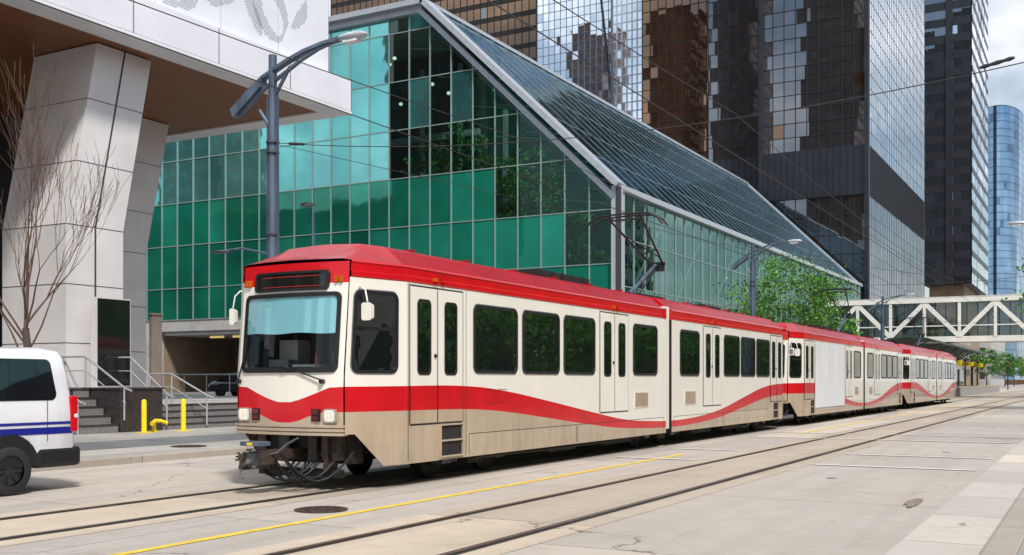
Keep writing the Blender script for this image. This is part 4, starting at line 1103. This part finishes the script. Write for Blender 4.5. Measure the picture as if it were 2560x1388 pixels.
t=thing('office_tower','black and bronze glass tower with a mirrored street side','building',(-33,165,0))
mb=MB(); core(mb,-39.6,-26,141.7,193,.1,120); emit(mb,'core',t)
for a,b,ph,ms in ((32.2,104,1.9,['tk','tb2','tb2']),(3,25.8,2.6,['tk','tb2','tb'])):
    g=MB();mm=MB(); facade(g,mm,'y',141.5,-39.6,-26,a,b,1.5,ph,ms,mul='mulb',mw=.08)
    fw=emit(g,'front_curtain_wall',t,norm=False); emit(mm,'mullions',fw)
for a,b,ph,ms in ((32.2,110,1.9,['tm','tm2']),(3,25.8,2.6,['tk2','tk'])):
    g=MB();mm=MB(); facade(g,mm,'x',-25.8,141.5,193,a,b,1.5,ph,ms,mul='mulg',jit=.008,mw=.05,proud=.05)
    fw=emit(g,'street_side_curtain_wall',t,norm=False); emit(mm,'mullions',fw)
mb=MB(); mb.box(-39.6,-25.7,141.2,193,25.8,32.2,'kmet')
for i in range(17): mb.box(-39.5+i*.86,-39.44+i*.86,141.1,141.2,25.8,32.2,'rim')
for i in range(60): mb.box(-25.7,-25.62,141.4+i*.86,141.46+i*.86,25.8,32.2,'rim')
emit(mb,'black_metal_band',t)
for a,b in ((-26.1,-25.55),(-39.9,-39.3)):
    mb=MB(); mb.box(a,b,141.0,141.6,3,110,'kmet'); emit(mb,'corner_fin',t)
t=thing('office_tower','dark glass tower wing beside the mirrored tower','building',(-44,165,0))
mb=MB(); core(mb,-48.6,-39.9,146.2,190,.1,110); mb.box(-48.6,-39.9,145.8,146.2,.1,33,'kmet')
for i in range(11): mb.box(-48.5+i*.86,-48.44+i*.86,145.7,145.8,20,33,'rim')
emit(mb,'core',t)
g=MB();mm=MB(); facade(g,mm,'y',146,-48.6,-39.9,33,105,1.5,1.9,['tk','tk2'],mul='mulb',mw=.08); fw=emit(g,'curtain_wall',t,norm=False); emit(mm,'mullions',fw)
t=thing('office_tower','brown bronze glass tower behind the atrium roof','building',(-54,165,0))
mb=MB(); core(mb,-60.3,-48.9,150.2,190,.1,110); emit(mb,'core',t)
g=MB();mm=MB(); facade(g,mm,'y',150,-60.3,-48.9,10,105,1.3,1.7,['tb','tb2'],mul='mulb',mw=.08); fw=emit(g,'curtain_wall',t,norm=False); emit(mm,'mullions',fw)
t=thing('office_tower','pale mirrored glass tower with fine silver grid','building',(-92,220,0))
mb=MB(); core(mb,-104.4,-78.7,200.3,240,.1,130,'trim'); emit(mb,'core',t)
g=MB();mm=MB(); facade(g,mm,'y',200,-104.4,-86.5,20,125,1.4,1.8,['tm','tm2'],mul='mulg',mw=.08,jit=.006); fw=emit(g,'curtain_wall',t,norm=False)
mm.beam((-94,199.7,120),(-86.6,199.7,55),.25,.25,'kmet'); mm.box(-86.6,-86.3,198.2,200,20,125,'mulg'); emit(mm,'mullions',fw)
g=MB();mm=MB(); facade(g,mm,'y',198.5,-86.5,-78.7,20,125,1.1,1.8,['tm','tm2'],mul='trim',mw=.22); fw=emit(g,'curtain_wall',t,norm=False); emit(mm,'mullions',fw)
t=thing('office_tower','dark brown tower with bronze windows behind the white block','building',(-150,250,0))
mb=MB(); core(mb,-188,-123,235.3,262,.1,150); emit(mb,'core',t)
g=MB();mm=MB(); facade(g,mm,'y',235,-188,-123,50,140,2.0,4.0,['tb2','tb','tk'],sp=1.2,spm='mulb',mul='mulb',mw=.16); fw=emit(g,'curtain_wall',t,norm=False); emit(mm,'mullions',fw)
t=thing('office_tower','black tower with grey ribbon windows and a dark blank pier','building',(-31,290,0))
mb=MB(); core(mb,-36.9,-26.2,275.4,318,25,160); mb.box(-36,-28,278,316,0,25,'tanwall'); emit(mb,'core',t)
for a,b,w_ in ((-36.9,-31.9,2.4),(-30.3,-26.3,2)):
    g=MB();mm=MB(); facade(g,mm,'y',275,a,b,25,150,w_,4.0,['tk2','tm2'],sp=2.0,spm='kmet',vm=False,hm=False,jit=.02,odd=.2); emit(g,'ribbon_windows',t,norm=False)
mm=MB(); mm.box(-31.9,-30.3,274.6,275.3,25,150,'kmet'); emit(mm,'blank_pier',t)
g=MB(); facade(g,mm,'x',-26,275,318,25,150,2.5,4,['tm','tm2','tbl'],sp=1.4,spm='kmet',vm=False,hm=False,jit=.03,odd=.3); emit(g,'ribbon_windows',t,norm=False)
t=thing('rounded_tower','rounded blue glass tower further down the street','building',(-31,430,0))
g=MB();n=28
def ell(a,z,o=0): return (-30.6+(7.3+o)*math.cos(a),432+(22+o)*math.sin(a),z)
for k in range(36):
    z0=2+k*2.7; z1=z0+2.7
    for i in range(n):
        a=math.pi+ i*(math.pi+1.2)/n; b=math.pi+(i+1)*(math.pi+1.2)/n
        g.poly([ell(a,z0),ell(b,z0),ell(b,z1-.35),ell(a,z1-.35)],'tbl' if R()<.95 else 'tbl2'); g.poly([ell(a,z1-.35,.05),ell(b,z1-.35,.05),ell(b,z1,.05),ell(a,z1,.05)],'tbl2')
g.poly([ell(2*math.pi*i/40,99.2) for i in range(40)],'mulg'); emit(g,'curtain_wall',t,norm=False)
def blockb(x0,x1,y0,y1,h,m,label,win='dwin',ph=3.6,pw=2.6,back=False):
    t=thing('distant_building',label,'building',((x0+x1)/2,(y0+y1)/2,0))
    mb=MB(); mb.box(x0,x1,y0,y1,0,h,m); mb.box(x0-.3,x1+.3,y0-.3,y1+.3,h,h+.8,m); emit(mb,'wall',t)
    g=MB(); nz=int((h-2)/ph)
    def pick(): return random.choice([win,win,'gwin'])
    for k in range(nz):
        z=2.2+k*ph
        for i in range(int((x1-x0-1)/pw)):
            x=x0+.8+i*pw
            if back: g.poly([(x,y1+.04,z),(x+pw*.7,y1+.04,z),(x+pw*.7,y1+.04,z+ph*.6),(x,y1+.04,z+ph*.6)],pick())
            else: g.box(x,x+pw*.62,y0-.06,y0,z,z+ph*.55,pick())
        for s,xx in ((1,x1),(-1,x0)):
            for i in range(int((y1-y0-1)/pw)):
                y=y0+.8+i*pw; a,b=(xx,xx+.06) if s>0 else (xx-.06,xx); g.poly([(b if s>0 else a,y,z),(b if s>0 else a,y+pw*.62,z),(b if s>0 else a,y+pw*.62,z+ph*.55),(b if s>0 else a,y,z+ph*.55)],pick())
    o=emit(g,'windows',t,norm=False); o['kind']='stuff'
    return t
blockb(-45,-27.5,520,580,88,'brick','tall brown brick building far down the street')
blockb(-44,-27,340,395,16,'conc','low pale building beside the rounded tower')
blockb(-40,-25,205,262,14,'tanwall','low tan building beside the station')
blockb(-60,-24,620,700,26,'conc','pale mid-rise building at the end of the street')
blockb(-30,4,900,960,34,'brick','brown building closing the far end of the street')
blockb(16,40,-30,34,17,'conc','pale office building across the street')
blockb(17,42,40,92,16,'brick','brick building across the street')
blockb(16,44,100,170,34,'conc','tall pale building across the street')
blockb(-92,-72,-125,-100,150,'brick','unseen tall brown stand-in tower behind the viewpoint, for reflections',back=True,ph=4.2,pw=3)  # unseen stand-in buildings from here, added for the glass facades to reflect
blockb(-128,-112,-128,-101,190,'brick','unseen very tall brown stand-in tower behind the viewpoint, for reflections',back=True,ph=4.2,pw=3)
blockb(-158,-140,-125,-100,150,'brick','unseen brown stand-in tower behind the viewpoint, for reflections',back=True,ph=4.2,pw=3)
blockb(-243,-221,-125,-100,183,'brick','unseen stand-in for the stepped brown tower mirrored in the glass',back=True,ph=4.2,pw=3)
blockb(-300,-96,-98,-92,46,'brick','unseen long low brick stand-in behind the viewpoint, for reflections',back=True,ph=4.2,pw=3.4)

# ---------------------------------------------------------------- footbridge
t=thing('footbridge','white enclosed truss footbridge spanning the street','bridge',(-6,113,0))
X0,X1,Y0,Y1,Z0,Z1=-24.5,14,111.5,115,5.45,9.75
mb=MB(); mb.box(X0,X1,Y0-.1,Y1+.1,Z0,Z0+.55,'bridge'); emit(mb,'deck',t,bevel=.02)
mb=MB(); mb.box(X0,X1,Y0-.2,Y1+.2,Z1-.4,Z1,'bridge'); mb.box(X0,X1,Y0+.3,Y1-.3,Z1,Z1+.2,'conc'); emit(mb,'roof',t)
mb=MB(); n=12; dx=(X1-X0)/n
for yy in (Y0-.05,Y1+.05):
    for i in range(n+1):
        x=X0+i*dx; mb.beam((x,yy,Z0+.5),(x,yy,Z1-.35),.28,.2,'bridge',up=(0,1,0))
        if i<n:
            if i%2: mb.beam((x,yy,Z1-.4),(x+dx,yy,Z0+.55),.42,.18,'bridge',up=(0,1,0))
            else: mb.beam((x,yy,Z0+.55),(x+dx,yy,Z1-.4),.42,.18,'bridge',up=(0,1,0))
    mb.beam((X0,yy,Z0+1.6),(X1,yy,Z0+1.6),.1,.1,'bridge')
emit(mb,'truss',t)
for yy in (Y0+.25,Y1-.25):
    mb=MB(); mb.poly([(X0,yy,Z0+.55),(X1,yy,Z0+.55),(X1,yy,Z1-.4),(X0,yy,Z1-.4)],'brglass')
    gz=emit(mb,'glazing',t,norm=False)
mb=MB()
for i in range(40): mb.box(X0+i*.96,X0+i*.96+.06,Y0+.15,Y0+.24,Z0+.55,Z1-.4,'mulb')
emit(mb,'glazing_bars',gz)
mb=MB(); mb.box(-25,-23.8,111.8,114.8,.15,Z0,'conc'); emit(mb,'pier',t)

# ---------------------------------------------------------------- station
t=thing('station_platform','raised concrete tram platform with glazed canopy','platform',(-14.8,130,0))
mb=MB(); mb.box(-17,-12.5,95,172,-.02,.95,'plat'); mb.box(-12.9,-12.48,95,172,.95,.97,'yellow'); emit(mb,'platform_deck',t)
mb=MB()
mb.loft([[(-17.6,y,5.0),(-16.4,y,5.5),(-14.8,y,5.7),(-13.2,y,5.5),(-12.2,y,5.1),(-12.2,y,5.0),(-13.2,y,5.38),(-14.8,y,5.58),(-16.4,y,5.38),(-17.6,y,4.9)] for y in (100,168)],'canopy',False); emit(mb,'canopy',t)
for k in range(9):
    mb=MB(); y=102+k*8; mb.cyl((-15,y,.95),(-15,y,4.6),.1,'canopy',8); mb.tube([(-15,y,4.2),(-16.4,y,5.35)],.05,'canopy',6); mb.tube([(-15,y,4.2),(-13.2,y,5.35)],.05,'canopy',6); emit(mb,'canopy_post',t)
for k in range(12):
    mb=MB(); mb.box(-16.8,-16.75,100+k*5.5,104.8+k*5.5,1.1,3.6,'brglass'); emit(mb,'glass_screen',t)
for k in range(5):
    mb=MB(); y=99+k*12; mb.box(-13.9,-12.6,y,y+.1,3.4,3.85,'yellow'); mb.box(-13.3,-13.25,y,y+.06,3.85,5.4,'rim'); mb.box(-13.7,-12.8,y-.01,y,3.52,3.58,'black')
    o=emit(mb,'platform_sign'); meta(o,'yellow hanging platform sign under the canopy','sign','yellow platform signs')
def signal(x,y):
    t=thing('traffic_light','black traffic light on a slim post at the crossing','traffic light',(x,y,.14),'distant traffic lights')
    mb=MB(); mb.cyl((x,y,.14),(x,y,4.6),.08,'rim',8); emit(mb,'post',t)
    mb=MB(); mb.box(x-.2,x+.2,y-.3,y-.1,3.5,4.6,'rim'); hd=emit(mb,'signal_head',t,bevel=.03)
    for z,m_ in ((4.4,'redlens'),(4.05,'amber'),(3.7,'em3')):
        mb=MB(); mb.cyl((x,y-.33,z),(x,y-.3,z),.11,m_,12); emit(mb,'signal_lens',hd)
signal(-17.3,184); signal(-12.3,186); signal(-17.4,262)

# ---------------------------------------------------------------- world, sun, camera
el,az=math.radians(50),math.radians(130)
W=D.worlds.new('World'); S.world=W; W.use_nodes=True; nt=W.node_tree; bg=nt.nodes['Background']
sky=nn(nt,'ShaderNodeTexSky'); sky.sky_type='NISHITA'; sky.sun_disc=False; sky.sun_elevation=el; sky.sun_rotation=az; sky.air_density=1.2; sky.dust_density=.8
tc=nn(nt,'ShaderNodeTexCoord'); v=mapping(nt,tc.outputs['Generated'],(1,1,2.2))
f=ramp(nt,noise(nt,v,2.6,7,.6),.42,.57)
shade=ramp(nt,noise(nt,v,5.5,6,.6),.3,.7)
cl=mixc(nt,shade,(4.6,5.3,6.4),(11,11.1,11.3))
nt.links.new(mixc(nt,mth(nt,'ADD',mth(nt,'MULTIPLY',f,.85),.08),sky.outputs[0],cl),bg.inputs[0]); bg.inputs[1].default_value=.120
sl_=D.lights.new('sun','SUN'); sl_.energy=3.8; sl_.angle=math.radians(7); sl_.color=(1,.95,.88)
so=D.objects.new('sun',sl_); C.objects.link(so)
dv=Vector((math.sin(az)*math.cos(el),math.cos(az)*math.cos(el),math.sin(el)))
so.rotation_euler=dv.to_track_quat('Z','Y').to_euler()
cam=D.cameras.new('camera'); co=D.objects.new('camera',cam); C.objects.link(co); S.camera=co
co.location=(0,0,1.65); co.rotation_euler=(math.radians(90),0,math.radians(28.94))
cam.sensor_width=36; cam.lens=37.125; cam.shift_y=.1008; cam.clip_end=6000; cam.clip_start=.1
S.view_settings.view_transform='Standard'; S.view_settings.look='None'; S.view_settings.exposure=0
